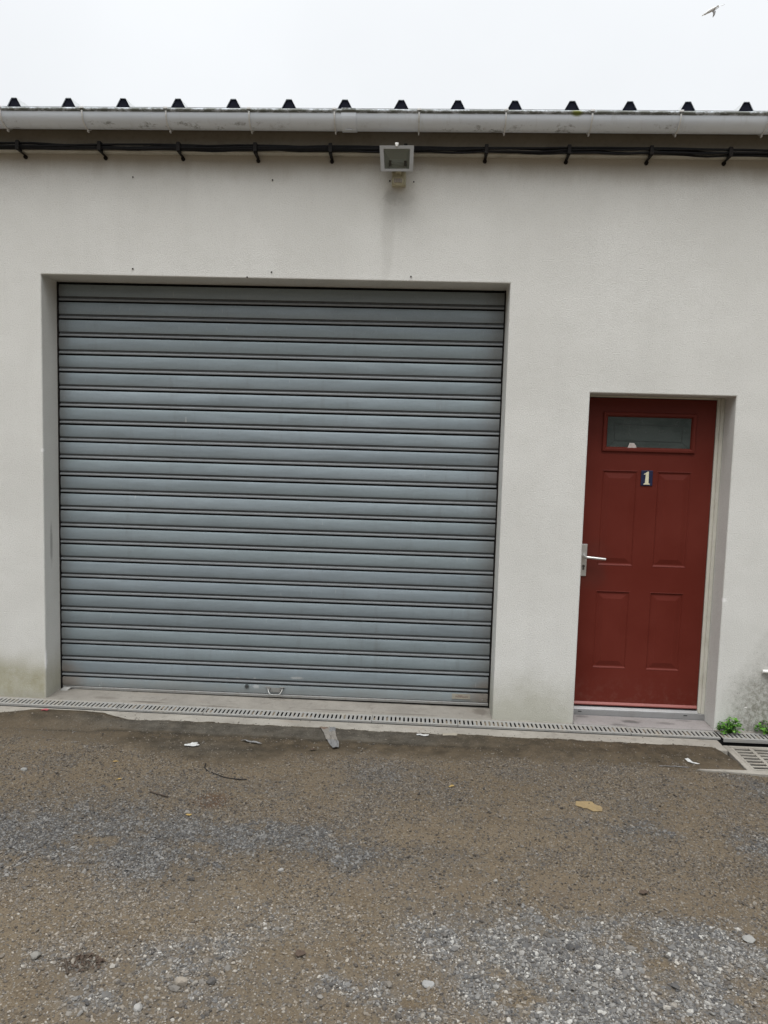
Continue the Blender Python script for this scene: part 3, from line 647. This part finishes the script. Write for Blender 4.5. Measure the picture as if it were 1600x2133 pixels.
# frame: jambs, head, threshold
s = MB(); fy = DY - .006
s.box(3.956, 3.9945, fy, .25, .03, 1.9305); s.box(3.1772, 3.2055, fy, .25, .03, 1.9305); s.box(3.2055, 3.956, fy, .25, 1.920, 1.9305)
s.box(3.974, 3.9943, fy - .012, fy - .0003, .03, 1.9303)
s.build('frame', FRAME, dr, bevel=.0025)
s = MB(); s.box(3.1775, 3.994, .150, .25, -.02, .030); s.prism([(.150, .0302), (.150, .034), (.168, .046), (.25, .046), (.25, .0302)], 'x', 3.206, 3.955)
for x in (3.245, 3.88): s.box(x - .011, x + .011, .1485, .152, .016, .021, 1)
s.build('threshold', [ALU, BLACK], dr, bevel=.0015)
# handle plate, lever, key hole
s = MB(); s.box(3.209, 3.2435, DY - .007, DY - .0005, .850, 1.044); hp = s.build('handle_plate', HANDLE, dr, bevel=.0015)
s = MB(); s.tube([(3.226, DY - .006, .972), (3.226, DY - .012, .972)], .0105, 16); s.tube([(3.226, DY - .010, .972), (3.226, DY - .040, .971), (3.229, DY - .048, .9705), (3.237, DY - .051, .970), (3.345, DY - .051, .962)], [.0085, .0085, .0085, .0082, .0075], 12)
s.build('lever', HANDLE, dr)
s = MB(); s.tube([(3.226, DY - .0065, .910), (3.226, DY - .010, .910)], .0085, 16); s.box(3.2205, 3.2315, DY - .0095, DY - .0065, .888, .9095); s.box(3.2250, 3.2275, DY - .0106, DY - .0095, .905, .913, 1)
s.build('cylinder_lock', [dirty('dark_lock', (.10, .095, .085), .5, .5), BLACK], dr, bevel=.0006)

# house number plate
np_ = thing('number_plate', (3.572, DY - .001, 1.405), 'small navy enamel plate with a cream number 1 on the red door', 'number plate')
s = MB(); s.box(3.538, 3.606, DY - .006, DY - .0008, 1.405, 1.495); s.build('plate', NT('navy_enamel', (.009, .013, .05), .4).mat, np_, bevel=.002)
s = MB(); c0 = 3.572
s.prism([(c0 - .019, 1.412), (c0 + .019, 1.412), (c0 + .019, 1.416), (c0 + .0105, 1.420), (c0 + .0095, 1.489), (c0 + .002, 1.489), (c0 - .006, 1.481), (c0 - .018, 1.475), (c0 - .018, 1.470), (c0 - .0075, 1.4725), (c0 - .0105, 1.420), (c0 - .019, 1.416)], 'y', DY - .0072, DY - .0058)
s.build('numeral', NT('cream_enamel', (.68, .63, .45), .45).mat, np_)

# ------------------------------------------------------------------ cable run
cr_ = thing('cable_run', (2, -.08, 3.2), 'bundle of black cables clipped along the wall below the gutter', 'cable')
ctrl = [(-4.5, 3.215), (-.2, 3.2165), (.54, 3.2175), (1.27, 3.2205), (2.65, 3.2265), (3.2, 3.2315), (4.05, 3.2265), (4.6, 3.218), (9, 3.225)]
cz_ = lambda x: float(np.interp(x, [c[0] for c in ctrl], [c[1] for c in ctrl]))
xs = np.arange(-4.5, 9.01, .06)
for k in range(5):
    pts = []
    for x in xs:
        a = x * (2.1 + .25 * math.sin(x * .9)) + k * 1.2566 + .5 * math.sin(x * 1.7 + k); spread = .0128 + .0045 * float(fbm(np.array([x]), np.array([k * 3.]), 1.3, 5)[0]) * 2 + .004 * max(0, min(1, (x - 3.3) / .4))
        sag = .004 * math.sin((x + .079) / .445 * 2 * math.pi - 1.6) * (1 + .6 * math.sin(x * 1.9 + k)) + .003 * math.sin(x * 3.1 + 2 * k)
        pts.append((x, -.078 + .6 * spread * math.sin(a), cz_(x) + spread * math.cos(a) - max(0, sag) * .8))
    MB().tube(pts, [.0062, .0055, .0068, .005, .0058][k], 7).build('cable', CABLE, cr_)
for i, (a, zf) in enumerate([(-.53, 3.19), (-.079, 3.193), (.385, 3.193), (.83, 3.194), (1.259, 3.189), (1.676, 3.191), (2.09, 3.196), (2.53, 3.203), (2.977, 3.204), (3.418, 3.205), (3.838, 3.207), (4.29, 3.2), (4.74, 3.2)]):
    z0 = cz_(a); s = MB()
    s.box(a - .010, a + .010, -.102, -.095, z0 - .026, z0 + .017); s.box(a - .009, a + .009, -.101, -.058, z0 + .0172, z0 + .022); s.box(a - .009, a + .009, -.0948, -.058, z0 - .026, z0 - .020)
    s.box(a - .007, a + .007, -.064, -.057, z0 - .0195, z0 + .017)
    s.box(a - .008, a + .008, -.094, -.003, zf - .004, z0 - .0262)
    cl = s.build('clip', CLIP, cr_, bevel=.0015)
    s = MB(); s.tube([(a, .001, zf - .012), (a, -.012, zf - .012)], [.012, .010], 10); s.build('screw', CLIP, cl)

# ------------------------------------------------------------------ floodlight with movement sensor
fl = thing('floodlight', (2.04, 0, 3.04), 'grey halogen floodlight with a yellowed movement sensor above the shutter', 'floodlight')
TL, TR, BL, BR = Vector((1.951, -.172, 3.207)), Vector((2.136, -.172, 3.210)), Vector((1.959, -.128, 3.088)), Vector((2.134, -.128, 3.090))
def quadpt(u, v): return (TL * (1 - u) + TR * u) * (1 - v) + (BL * (1 - u) + BR * u) * v
nrm = (TR - TL).cross(BL - TL).normalized()
if nrm.y > 0: nrm = -nrm
o_ = [quadpt(0, 0), quadpt(1, 0), quadpt(1, 1), quadpt(0, 1)]; i_ = [quadpt(.11, .13), quadpt(.89, .13), quadpt(.88, .90), quadpt(.12, .90)]
s = MB(); t = nrm * .008
ring4 = lambda A, C: [(i, (i + 1) % 4, 4 + (i + 1) % 4, 4 + i) for i in range(4)]
of = [p + t for p in o_]; inf = [p + t for p in i_]; ob = [p - t * .6 for p in o_]
s.add(of + inf, ring4(0, 0)); s.add(of + ob, ring4(0, 0)); s.add(inf + [p - t * .3 for p in i_], ring4(0, 0)); s.add(ob + [p - t * .3 for p in i_], ring4(0, 0))
s.build('bezel', LAMPG, fl, bevel=.0025)
bk = [Vector((1.985, -.055, 3.185)), Vector((2.105, -.055, 3.186)), Vector((2.100, -.045, 3.125)), Vector((1.990, -.045, 3.124))]
s = MB(); oc = [quadpt(.03, .04), quadpt(.97, .04), quadpt(.97, .97), quadpt(.03, .97)]; s.add([p - t * .7 for p in oc] + bk, ring4(0, 0) + [(4, 5, 6, 7)]); s.box(2.02, 2.07, -.052, -.0005, 3.13, 3.17); s.build('housing', LAMPG, fl)
rb = [Vector((2.004, -.092, 3.165)), Vector((2.092, -.092, 3.166)), Vector((2.090, -.082, 3.118)), Vector((2.006, -.082, 3.117))]
s = MB(); s.add([p - t * .5 for p in i_] + rb, ring4(0, 0) + [(4, 5, 6, 7)])
s.build('reflector', REFL, fl)
s = MB(); s.tube([(2.014, -.112, 3.136), (2.088, -.112, 3.137)], .0055, 10); s.build('halogen_tube', NT('frosted_tube', (.55, .56, .55), .25).mat, fl)
for x in (2.008, 2.090):
    s = MB(); s.box(x - .007, x + .007, -.120, -.100, 3.124, 3.149); s.build('tube_holder', CERAM, fl, bevel=.0015)
gm_ = bpy.data.materials.new('clear_glass'); gm_.use_nodes = True; g_ = gm_.node_tree; g_.nodes.clear()
go = g_.nodes.new('ShaderNodeOutputMaterial'); gt = g_.nodes.new('ShaderNodeBsdfTransparent'); gg = g_.nodes.new('ShaderNodeBsdfGlossy'); gmx = g_.nodes.new('ShaderNodeMixShader'); gf = g_.nodes.new('ShaderNodeFresnel')
gt.inputs[0].default_value = (.86, .89, .88, 1); gg.inputs['Roughness'].default_value = .12; gf.inputs['IOR'].default_value = 1.5
g_.links.new(gf.outputs[0], gmx.inputs[0]); g_.links.new(gt.outputs[0], gmx.inputs[1]); g_.links.new(gg.outputs[0], gmx.inputs[2]); g_.links.new(gmx.outputs[0], go.inputs[0])
s = MB(); s.add([p + t * .2 for p in i_] + [p - t * .1 for p in i_], ring4(0, 0) + [(0, 1, 2, 3), (7, 6, 5, 4)]); s.build('glass', gm_, fl)
s = MB(); s.box(2.034, 2.053, -.178, -.150, 3.2105, 3.222); s.box(2.038, 2.049, -.184, -.176, 3.200, 3.219); s.build('bezel_clip', WHITEP, fl, bevel=.002)
s = MB(); s.box(2.016, 2.094, -.032, -.0005, 3.045, 3.122); s.tube([(2.055, -.03, 3.112), (2.05, -.060, 3.122), (2.047, -.075, 3.135)], [.018, .016, .014], 12)
sb_ = s.build('sensor_base', BEIGE, fl, bevel=.004)
s = MB(); s.tube([(2.052, -.033, 3.066), (2.052, -.045, 3.065), (2.052, -.064, 3.063), (2.052, -.072, 3.062), (2.052, -.076, 3.061)], [.022, .029, .031, .027, .016], 20, sq=(1, .85))
s.build('sensor_head', BEIGE, sb_)
s = MB(); s.box(2.030, 2.074, -.0785, -.062, 3.048, 3.068)
for x in (2.038, 2.052, 2.066): s.box(x - .0008, x + .0008, -.0793, -.0784, 3.049, 3.067, 1)
s.build('sensor_lens', [LENS, BEIGE], sb_, bevel=.001)

# ------------------------------------------------------------------ drain channel
dc = thing('drain_channel', (2, -.08, 0), 'long slotted drain channel of dusty grey gratings along the wall foot', 'drain')
s = MB(); s.box(-4.2, 8, -.142, -.134, -.12, -.006); s.box(-4.2, 8, -.026, -.0185, -.12, -.006); s.box(-4.2, 8, -.134, -.026, -.12, -.075)
GS(s).build('channel_body', BLACK, dc)
pitch_ = .02465
def grate_piece(x0, x1, dy, dz, tilt=0):
    s = MB(); h = .006
    ya, yb = -.1335 + dy, -.0265 + dy; sa_, sb2 = ya + .018, yb - .018
    s.box(x0, x1, ya, sa_, -h, 0); s.box(x0, x1, sb2, yb, -h, 0)
    s.box(x0, x1, ya, ya + .004, -.022, -h - .0003)
    n_ = int(round((x1 - x0) / pitch_)); p_ = (x1 - x0) / n_
    for i in range(n_ + 1):
        c = x0 + i * p_; w_ = p_ * .31
        s.box(max(x0, c - w_), min(x1, c + w_), sa_, sb2, -h, 0)
        if i < n_ and random.random() < .30:
            f0 = random.random(); ln = (.25 + .6 * random.random()) * (sb2 - sa_); st = sa_ + f0 * ((sb2 - sa_) - ln)
            s.box(c + w_, c + p_ - w_, st, st + ln, -.012, -.0012 - .004 * random.random(), 1)
    s.v = [(x, y, z + .0045 + dz + tilt * (x - x0)) for x, y, z in s.v]
    GS(s); return s.build('grate', [GRATE, MUDFILL], dc, bevel=.0012, seg=1)
edges = [-4.2, -3.2, -2.2, -1.2, -.43, .49, 1.0, 1.99, 2.49, 3.48, 3.985]
for a, b_ in zip(edges[:-1], edges[1:]): grate_piece(a + .001, b_ - .001, random.uniform(-.0015, .0015), random.uniform(-.001, .001))
grate_piece(3.992, 4.98, -.020, .004, .004); grate_piece(4.99, 6, -.01, 0)

# square gully grate set lower, right of the door
sg = thing('gully_grate', (4.25, -.36, -.06), 'square gully grate half buried in silt at the right edge of the yard', 'drain grate')
s = MB(); x0, x1, y0_, y1_ = 4.005, 4.50, -.535, -.205; zt = -.030
s.box(x0 - .03, x0, y0_ - .035, y1_ + .02, -.09, zt + .003); s.box(x1, x1 + .03, y0_ - .035, y1_ + .02, -.09, zt + .003); s.box(x0, x1, y0_ - .035, y0_, -.09, zt + .003); s.box(x0, x1, y1_, y1_ + .02, -.09, zt + .003)
s.build('frame', CONC, sg, bevel=.004)
s = MB(); rows = 8; rp = (y1_ - y0_) / rows; cols = [x0 + .002, x0 + .018, x0 + .105, x0 + .125, x0 + .235, x0 + .255, x0 + .365, x0 + .385, x1 - .02, x1 - .002]
for i in range(0, len(cols), 2): s.box(cols[i], cols[i + 1], y0_ + .002, y1_ - .002, zt - .02, zt)
for i in range(1, len(cols) - 1, 2):
    for r in range(rows + 1):
        yy = y0_ + .002 + (y1_ - y0_ - .004) * r / rows; s.box(cols[i], cols[i + 1], max(y0_ + .002, yy - .0065), min(y1_ - .002, yy + .0065), zt - .010, zt - .0008)
s.build('grid', CONC, sg, bevel=.002)
s = MB(); s.box(x0, x1, y0_, y1_, -.10, -.088); s.build('sump', BLACK, sg)
# concrete lip in front of the gully, mostly buried
s = MB(); s.prism([(3.70, -.560), (3.82, -.552), (4.0, -.545), (4.5, -.54), (4.55, -.60), (4.02, -.592), (3.84, -.578), (3.74, -.572)], 'z', -.09, -.0135)
tag(s.build('concrete_edging', CONC, bevel=.004), 'pale concrete edging in front of the gully', kind='structure')

# ------------------------------------------------------------------ weeds
def weed(loc, n, rr, hh, label, seed):
    rnd = random.Random(seed)
    t_ = thing('weed', loc, label, 'weed', 'weeds at the wall foot')
    L = MB(); St = MB()
    for i in range(n):
        a = rnd.uniform(0, 6.283); q = rnd.random() ** .6; el = rnd.uniform(.15, 1.0)
        tip = Vector((math.cos(a) * rr * q, min(.045, math.sin(a) * rr * .75 * q), hh * el * (1 - .45 * q * q) + .004))
        base = Vector((math.cos(a) * rr * .15, math.sin(a) * rr * .1, 0))
        mid = (base + tip) / 2 + Vector((0, 0, .012))
        St.tube([base + Vector(loc), mid + Vector(loc), tip + Vector(loc)], [.0012, .0009, .0007], 5)
        for lf in range(rnd.choice((2, 3, 3, 4))):
            d = Vector((math.cos(a + rnd.uniform(-1.6, 1.6)), math.sin(a + rnd.uniform(-1.6, 1.6)), rnd.uniform(-.35, .6))).normalized()
            sd_ = d.cross(Vector((rnd.uniform(-.3, .3), rnd.uniform(-.3, .3), 1))).normalized(); up = sd_.cross(d).normalized()
            ln = rnd.uniform(.011, .019); wd = ln * rnd.uniform(.30, .42); p = tip + Vector(loc)
            pts = []
            for tt, ww in ((0, .12), (.25, .75), (.5, 1.0), (.62, .78), (.75, .92), (.9, .5), (1, .08)):
                c_ = p + d * ln * tt - up * (ln * .25 * tt * tt)
                pts += [c_ + sd_ * wd * ww + up * wd * .25 * ww, c_, c_ - sd_ * wd * ww + up * wd * .25 * ww]
            fs = []
            for q_ in range(6):
                b_ = q_ * 3; fs += [(b_, b_ + 1, b_ + 4, b_ + 3), (b_ + 1, b_ + 2, b_ + 5, b_ + 4)]
            L.add(pts, fs, rnd.choice((0, 0, 1, 2)), True)
    L.build('leaves', LEAF, t_, recalc=False, at=loc); St.build('stems', LEAF[1], t_, at=loc)
def leafm(name, c):
    m = NT(name, c, .5, 0, .35); m.base(m.mix(m.map(m.noise(60, 3, .6), .3, .7), c, tuple(q * 1.35 for q in c)))
    m.b.inputs['Transmission Weight'].default_value = 0
    m.b.inputs['Subsurface Weight'].default_value = 0
    return m.mat
LEAF = [leafm('leaf_green', (.055, .16, .012)), leafm('leaf_dark', (.025, .08, .008)), leafm('leaf_bright', (.09, .21, .022))]
weed((4.062, -.062, .001), 95, .066, .095, 'bushy bright green weed at the right of the door step', 3)
weed((4.285, -.050, .0), 60, .072, .075, 'low green weed cut by the right edge of the photo', 5)

# ------------------------------------------------------------------ pipe end on the wall at the right edge
pp = thing('wall_pipe', (4.3, 0, .36), 'white plastic pipe fixed low on the wall at the right edge', 'pipe')
s = MB(); s.tube([(4.243, -.016, .3585), (4.247, -.016, .3585), (4.9, -.016, .361)], [.009, .0105, .0105], 14); s.build('pipe', WHITEP, pp)
s = MB(); s.box(4.30, 4.318, -.012, -.0005, .345, .374); s.build('pipe_clip', WHITEP, pp, bevel=.001)

# ------------------------------------------------------------------ litter and odd stones
SIZE = {'leaf': .62, 'paper_scrap': .8, 'sand_cake': .9, 'dead_leaf': .8, 'plastic_strip': .85}
def sheet(name, pts, loc, mats, label, cat, thick=.0012, ruf=.004, seed=1, group=None, lift=.002, nseg=7, fn=None):
    """crumpled thin sheet: outline polygon (x, y local) sampled as a grid, given thickness"""
    rnd = np.random.default_rng(seed)
    P = np.array(pts, float) * SIZE.get(name, 1); n = len(P); cen = P.mean(0)
    vs = []; rings = 5
    for k in range(rings + 1):
        f = k / rings
        for i in range(n * nseg):
            a = i / nseg; j = int(a) % n; t = a - int(a); q = P[j] * (1 - t) + P[(j + 1) % n] * t
            vs.append(cen + (q - cen) * f)
    vs = np.array(vs); wx = loc[0] + vs[:, 0]; wy = loc[1] + vs[:, 1]
    z = np.maximum(gheight(wx, wy), loc[2] if len(loc) > 2 else -9) + lift + ruf * (fbm(wx, wy, 60, seed, 3) + .5) + ruf * .6 * np.abs(fbm(wx, wy, 25, seed + 9, 2)) * 2
    m = n * nseg; vs3 = [(wx[i], wy[i], z[i]) for i in range(len(z))]; s = MB(); fs = []
    for k in range(rings):
        for i in range(m): fs.append((k * m + i, k * m + (i + 1) % m, (k + 1) * m + (i + 1) % m, (k + 1) * m + i))
    mi = 0
    s.add(vs3, fs)
    if fn:
        for q_, f in enumerate(s.f): 
            c_ = np.mean([s.v[i] for i in f], 0); s.m[q_] = fn(c_[0] - loc[0], c_[1] - loc[1])
    at = (loc[0], loc[1], float(z.min()))
    o = s.build(name, mats, at=at)
    bm = bmesh.new(); bm.from_mesh(o.data); bmesh.ops.remove_doubles(bm, verts=bm.verts, dist=1e-6); bmesh.ops.dissolve_degenerate(bm, dist=1e-7, edges=bm.edges); bmesh.ops.recalc_face_normals(bm, faces=bm.faces); bm.to_mesh(o.data); bm.free()
    md = o.modifiers.new('thick', 'SOLIDIFY'); md.thickness = thick
    return tag(o, label, cat, group)
PAPER = dirty('white_paper', (.42, .42, .41), .8, 0, (.4, .38, .34), .35, 40)
CLEARP = NT('grubby_plastic_film', (.17, .155, .135), .35, 0, .5).mat
CLEARW = NT('milky_plastic_film', (.15, .148, .146), .35, 0, .5).mat
KRAFT = dirty('kraft_brown', (.125, .088, .065), .7, 0, (.15, .1, .06), .4, 40)
CARD = dirty('grey_card', (.28, .25, .20), .9, 0, (.15, .12, .09), .5, 30)
sheet('paper_scrap', [(-.045, -.030), (.010, -.036), (.040, -.018), (.046, .010), (.020, .014), (.030, .032), (-.005, .026), (-.020, .004), (-.050, -.010)], (1.064, -.560), [PAPER], 'torn white paper scrap lying on the mud before the shutter', 'paper', ruf=.008, seed=3)
sheet('plastic_wrapper', [(-.062, .10), (-.030, .105), (-.005, .10), (.012, .118), (.03, .10), (.036, .03), (.045, -.02), (.068, -.09), (.072, -.14), (.04, -.15), (.02, -.10), (-.005, -.06), (-.03, .02)], (1.765, -.365), [CLEARP, KRAFT, CLEARW], 'crumpled see-through wrapper with a brown end below the drain', 'wrapper', ruf=.012, seed=8, lift=.003,
      fn=lambda x, y: 1 if (x < -.012 and y > .055) else (2 if (y < -.065 or (x > .0 and y > .03)) else 0))
sheet('plastic_strip', [(-.06, .012), (-.02, .020), (.02, .004), (.07, -.018), (.085, -.030), (.03, -.020), (-.01, -.004), (-.03, .0)], (1.352, -.475), [CLEARW], 'thin twisted grey plastic strip left of the wrapper', 'plastic scrap', ruf=.012, seed=12)
sheet('cigarette_packet_foil', [(-.034, .006), (-.01, .014), (.02, .010), (.036, -.004), (.03, -.012), (.0, -.008), (-.03, -.006)], (2.284, -.315), [PAPER], 'small white foil scrap on the mud right of the shutter middle', 'litter', ruf=.008, seed=14)
sheet('card_scrap', [(-.04, .038), (.012, .045), (.045, .030), (.04, -.015), (-.01, -.022), (-.04, -.030)], (2.437, -.276), [CARD], 'square grey card scrap pressed into the mud', 'card', ruf=.003, seed=16)
sheet('plastic_strip', [(-.04, .022), (-.015, .028), (.01, .008), (.042, -.018), (.0, -.018), (-.028, .006)], (3.712, -.455), [PAPER], 'white plastic strip before the door step', 'plastic scrap', ruf=.006, seed=21)
sheet('plastic_strip', [(-.095, .006), (0, .008), (.075, .002), (.07, -.006), (-.03, -.003), (-.10, -.002)], (3.60, -.525), [CLEARW], 'long thin pale strip on the sand left of the gully', 'plastic scrap', ruf=.003, seed=22)
sheet('red_scrap', [(-.020, -.010), (.018, -.012), (.022, .008), (-.008, .016), (-.022, .006)], (.122, -.262), [dirty('faded_red', (.30, .06, .07), .7, 0, (.15, .08, .07), .4, 60)], 'small faded red scrap on the dirt mound', 'litter', ruf=.006, seed=23)
sheet('sand_cake', [(-.064, .022), (-.052, .060), (-.03, .058), (-.012, .068), (.008, .060), (.024, .064), (.034, .038), (.058, .022), (.066, -.004), (.056, -.036), (.03, -.034), (.012, -.044), (-.012, -.016), (-.036, -.010)], (3.035, -1.072), [dirty('ochre_clay', (.215, .155, .075), .9, 0, (.14, .10, .055), .7, 18, .3)], 'flat ochre yellow cake of dried clay on the sand', 'clay', thick=.002, ruf=.003, seed=24, lift=.003)
YEL = dirty('yellow_leaf', (.28, .19, .06), .7, 0, (.25, .15, .04), .4, 60)
for i, (x, y, lb) in enumerate(((.759, -.835, 'yellow leaf on the sand, nearest the kerb on the left'), (.851, -1.03, 'yellow leaf on the sand, middle of the left three'), (1.272, -1.325, 'yellow leaf beside the grey stones under the brown damp patch'), (2.418, -.908, 'yellow leaf on the sand below the door wall pier'))):
    sheet('leaf', [(-.022, -.004), (-.006, .012), (.012, .010), (.026, .0), (.01, -.010), (-.008, -.010)], (x, y), [YEL], lb, 'leaf', ruf=.006, seed=30 + i, group='yellow leaves on the yard')
DKL = dirty('dead_leaf', (.055, .035, .022), .8, 0, (.03, .02, .015), .4, 60)
for i, (x, y, lb) in enumerate(((3.088, -1.735, 'dark dead leaf curled on the smooth sand at the right'), (1.886, -2.19, 'dark dead leaf near the bottom middle of the yard'), (1.70, -.545, 'dark dead leaf at the lower end of the wrapper'))):
    sheet('dead_leaf', [(-.022, -.006), (-.010, .014), (.004, .010), (.014, .016), (.026, .002), (.008, -.014), (-.008, -.012)], (x, y), [DKL], lb, 'dead leaf', ruf=.014, seed=40 + i, group='dead leaves on the yard')
# scrap tucked in the door window
s = MB(); s.prism([(3.449, 1.627), (3.502, 1.627), (3.498, 1.640), (3.486, 1.655), (3.460, 1.656), (3.455, 1.640)], 'y', DY - .004, DY + .0005)
tag(s.build('paper_scrap', dirty('pale_paper', (.62, .57, .54), .8, 0, (.45, .25, .2), .5, 60), at=(3.475, DY, 1.627), bevel=.0008), 'small white paper scrap stuck at the bottom of the door window', 'paper')

def stone(x, y, r, c, label, seed, flat=.7, sub=2):
    bm = bmesh.new(); bmesh.ops.create_icosphere(bm, subdivisions=sub, radius=r); rnd = random.Random(seed)
    pl = [(Vector((rnd.gauss(0, 1), rnd.gauss(0, 1), rnd.gauss(0, 1))).normalized(), rnd.uniform(.62, .9) * r) for _ in range(9)]
    for v in bm.verts:
        for nrm_, d_ in pl:
            q = v.co.dot(nrm_)
            if q > d_: v.co -= nrm_ * (q - d_)
        v.co.z *= flat
    me = bpy.data.meshes.new('stone'); bm.to_mesh(me); bm.free(); o = bpy.data.objects.new('stone', me); COL.objects.link(o)
    me.materials.append(dirty('stone_%d' % seed, c, .85, 0, tuple(q * .6 for q in c), .35, 60, .3)); o.location = (x, y, float(gheight(np.array([x]), np.array([y]))[0]) + r * flat * .55)
    return tag(o, label, 'stone', 'larger loose stones on the yard')
stone(1.556, -2.345, 0.0203, (0.215, 0.187, 0.152), 'pale cream stone near the bottom left, largest of the loose stones', 1)
stone(1.595, -2.34, 0.0101, (0.205, 0.187, 0.161), 'small pale stone touching the large cream stone', 9)
stone(1.073, -2.265, 0.0164, (0.179, 0.170, 0.152), 'pale grey stone near the left bottom edge', 2)
stone(.368, -.975, 0.0172, (0.205, 0.201, 0.187), 'flat whitish stone on the sand at the far left', 3, .5)
stone(1.741, -1.714, 0.0117, (0.246, 0.237, 0.219), 'whitish stone at the lower rim of the dark gravel band', 4)
stone(1.467, -2.46, 0.0148, (0.246, 0.237, 0.223), 'white stone at the very bottom left of the yard', 5)
stone(2.551, -1.699, 0.0101, (0.223, 0.210, 0.187), 'pale stone on the bare sand in the middle of the yard', 6)
stone(3.374, -1.965, 0.0234, (0.223, 0.219, 0.205), 'flat light stone at the right side of the gravel', 7, .4)
stone(2.29, -2.28, 0.0203, (0.232, 0.228, 0.219), 'flat whitish stone in the gravel at the bottom middle', 8, .4)
# twigs and wire
TWIG = dirty('twig_bark', (.045, .032, .022), .85, 0, (.09, .07, .05), .4, 60)
def lying(name, pts, r, mat, label, cat):
    P = [(x, y, float(gheight(np.array([x]), np.array([y]))[0]) + r + .002) for x, y in pts]
    return tag(MB().tube(P, r, 7).build(name, mat, at=P[0]), label, cat)
lying('twig', [(1.04, -1.135), (1.075, -1.15), (1.10, -1.165), (1.135, -1.18)], .004, TWIG, 'short dark twig left of the brown damp patch', 'twig')
lying('twig', [(1.17, -2.27), (1.185, -2.295), (1.205, -2.33)], .003, TWIG, 'short grey twig beside the dead leaf clump at the bottom left', 'twig')
lying('wire', [(1.20, -.79), (1.205, -.83), (1.225, -.87), (1.27, -.905), (1.33, -.935), (1.40, -.945), (1.44, -.945)], .0022, CABLE, 'thin curved black wire on the sand below the paper scrap', 'wire')
# clump of rotten leaves
c_ = thing('leaf_clump', (1.235, -2.275, 0), 'dark brown clump of rotten leaves on the sand at the bottom left', 'leaf clump')
s = MB(); rnd = random.Random(5)
for i in range(60):
    a = rnd.uniform(0, 6.28); q = rnd.random() ** .5; x = 1.235 + math.cos(a) * .055 * q; y = -2.275 + math.sin(a) * .04 * q
    z = float(gheight(np.array([x]), np.array([y]))[0]) + .002 + .016 * rnd.random() * (1 - q)
    d = Vector((rnd.gauss(0, 1), rnd.gauss(0, 1), rnd.gauss(0, .5))).normalized() * rnd.uniform(.005, .011); e_ = d.cross(Vector((rnd.gauss(0, .5), rnd.gauss(0, .5), 1))).normalized() * .004
    p = Vector((x, y, z + .003)); s.add([p - d, p - e_, p + d, p + e_ + Vector((0, 0, .002))], [(0, 1, 2), (0, 2, 3)], 0)
s.build('leaves', DKL, c_, recalc=False)

# ------------------------------------------------------------------ gull
g = thing('gull', (10.8, 20.9, 15.05), 'white and grey gull gliding in the pale sky at the top right', 'bird')
WH = NT('white_feathers', (.80, .80, .80), .8).mat; GW = NT('shaded_wing_feathers', (.58, .59, .61), .8).mat; LW = NT('lit_wing_feathers', (.78, .79, .80), .8).mat; BK = NT('gull_bill', (.35, .27, .08), .5).mat  # one wing gets a greyer copy, painting its underside as shaded
hd = Vector((10.61, 21.02, 15.02)); tl = Vector((10.93, 20.82, 15.16)); ax_ = (tl - hd)
s = MB(); s.tube([hd + ax_ * t for t in (-.02, .03, .10, .18, .26, .40, .60, .80, .95, 1.0, 1.12)], [.005, .02, .03, .03, .032, .048, .05, .036, .022, .022, .035], 12, sq=(1, 1))
s.build('body', WH, g)
s = MB(); s.tube([hd - ax_ * .02, hd - ax_ * .10, hd - ax_ * .15 - Vector((0, 0, .006))], [.012, .009, .003], 8); s.build('bill', BK, g)
def wing(pts, chord, mat):
    s = MB(); vs = []
    for p, c in zip(pts, chord):
        p = Vector(p); cd_ = ax_.normalized() * c
        vs += [p - cd_ * .5 + Vector((0, 0, .012)), p + Vector((0, 0, .022)), p + cd_ * .5, p + Vector((0, 0, -.004))]
    n = len(pts); fs = []
    for i in range(n - 1):
        for k in range(4): fs.append((i * 4 + k, i * 4 + (k + 1) % 4, i * 4 + 4 + (k + 1) % 4, i * 4 + 4 + k))
    fs += [(0, 1, 2, 3), tuple(range(4 * n - 4, 4 * n))[::-1]]
    s.add(vs, fs, 0, True); s.build('wing', mat, g)
wing([(10.82, 20.90, 15.10), (10.88, 20.87, 15.02), (10.89, 20.93, 14.955), (10.875, 20.97, 14.92)], [.11, .09, .06, .02], GW)
wing([(10.84, 20.90, 15.10), (10.93, 20.86, 15.10), (11.02, 20.81, 15.155), (11.13, 20.76, 15.19)], [.11, .08, .05, .02], LW)
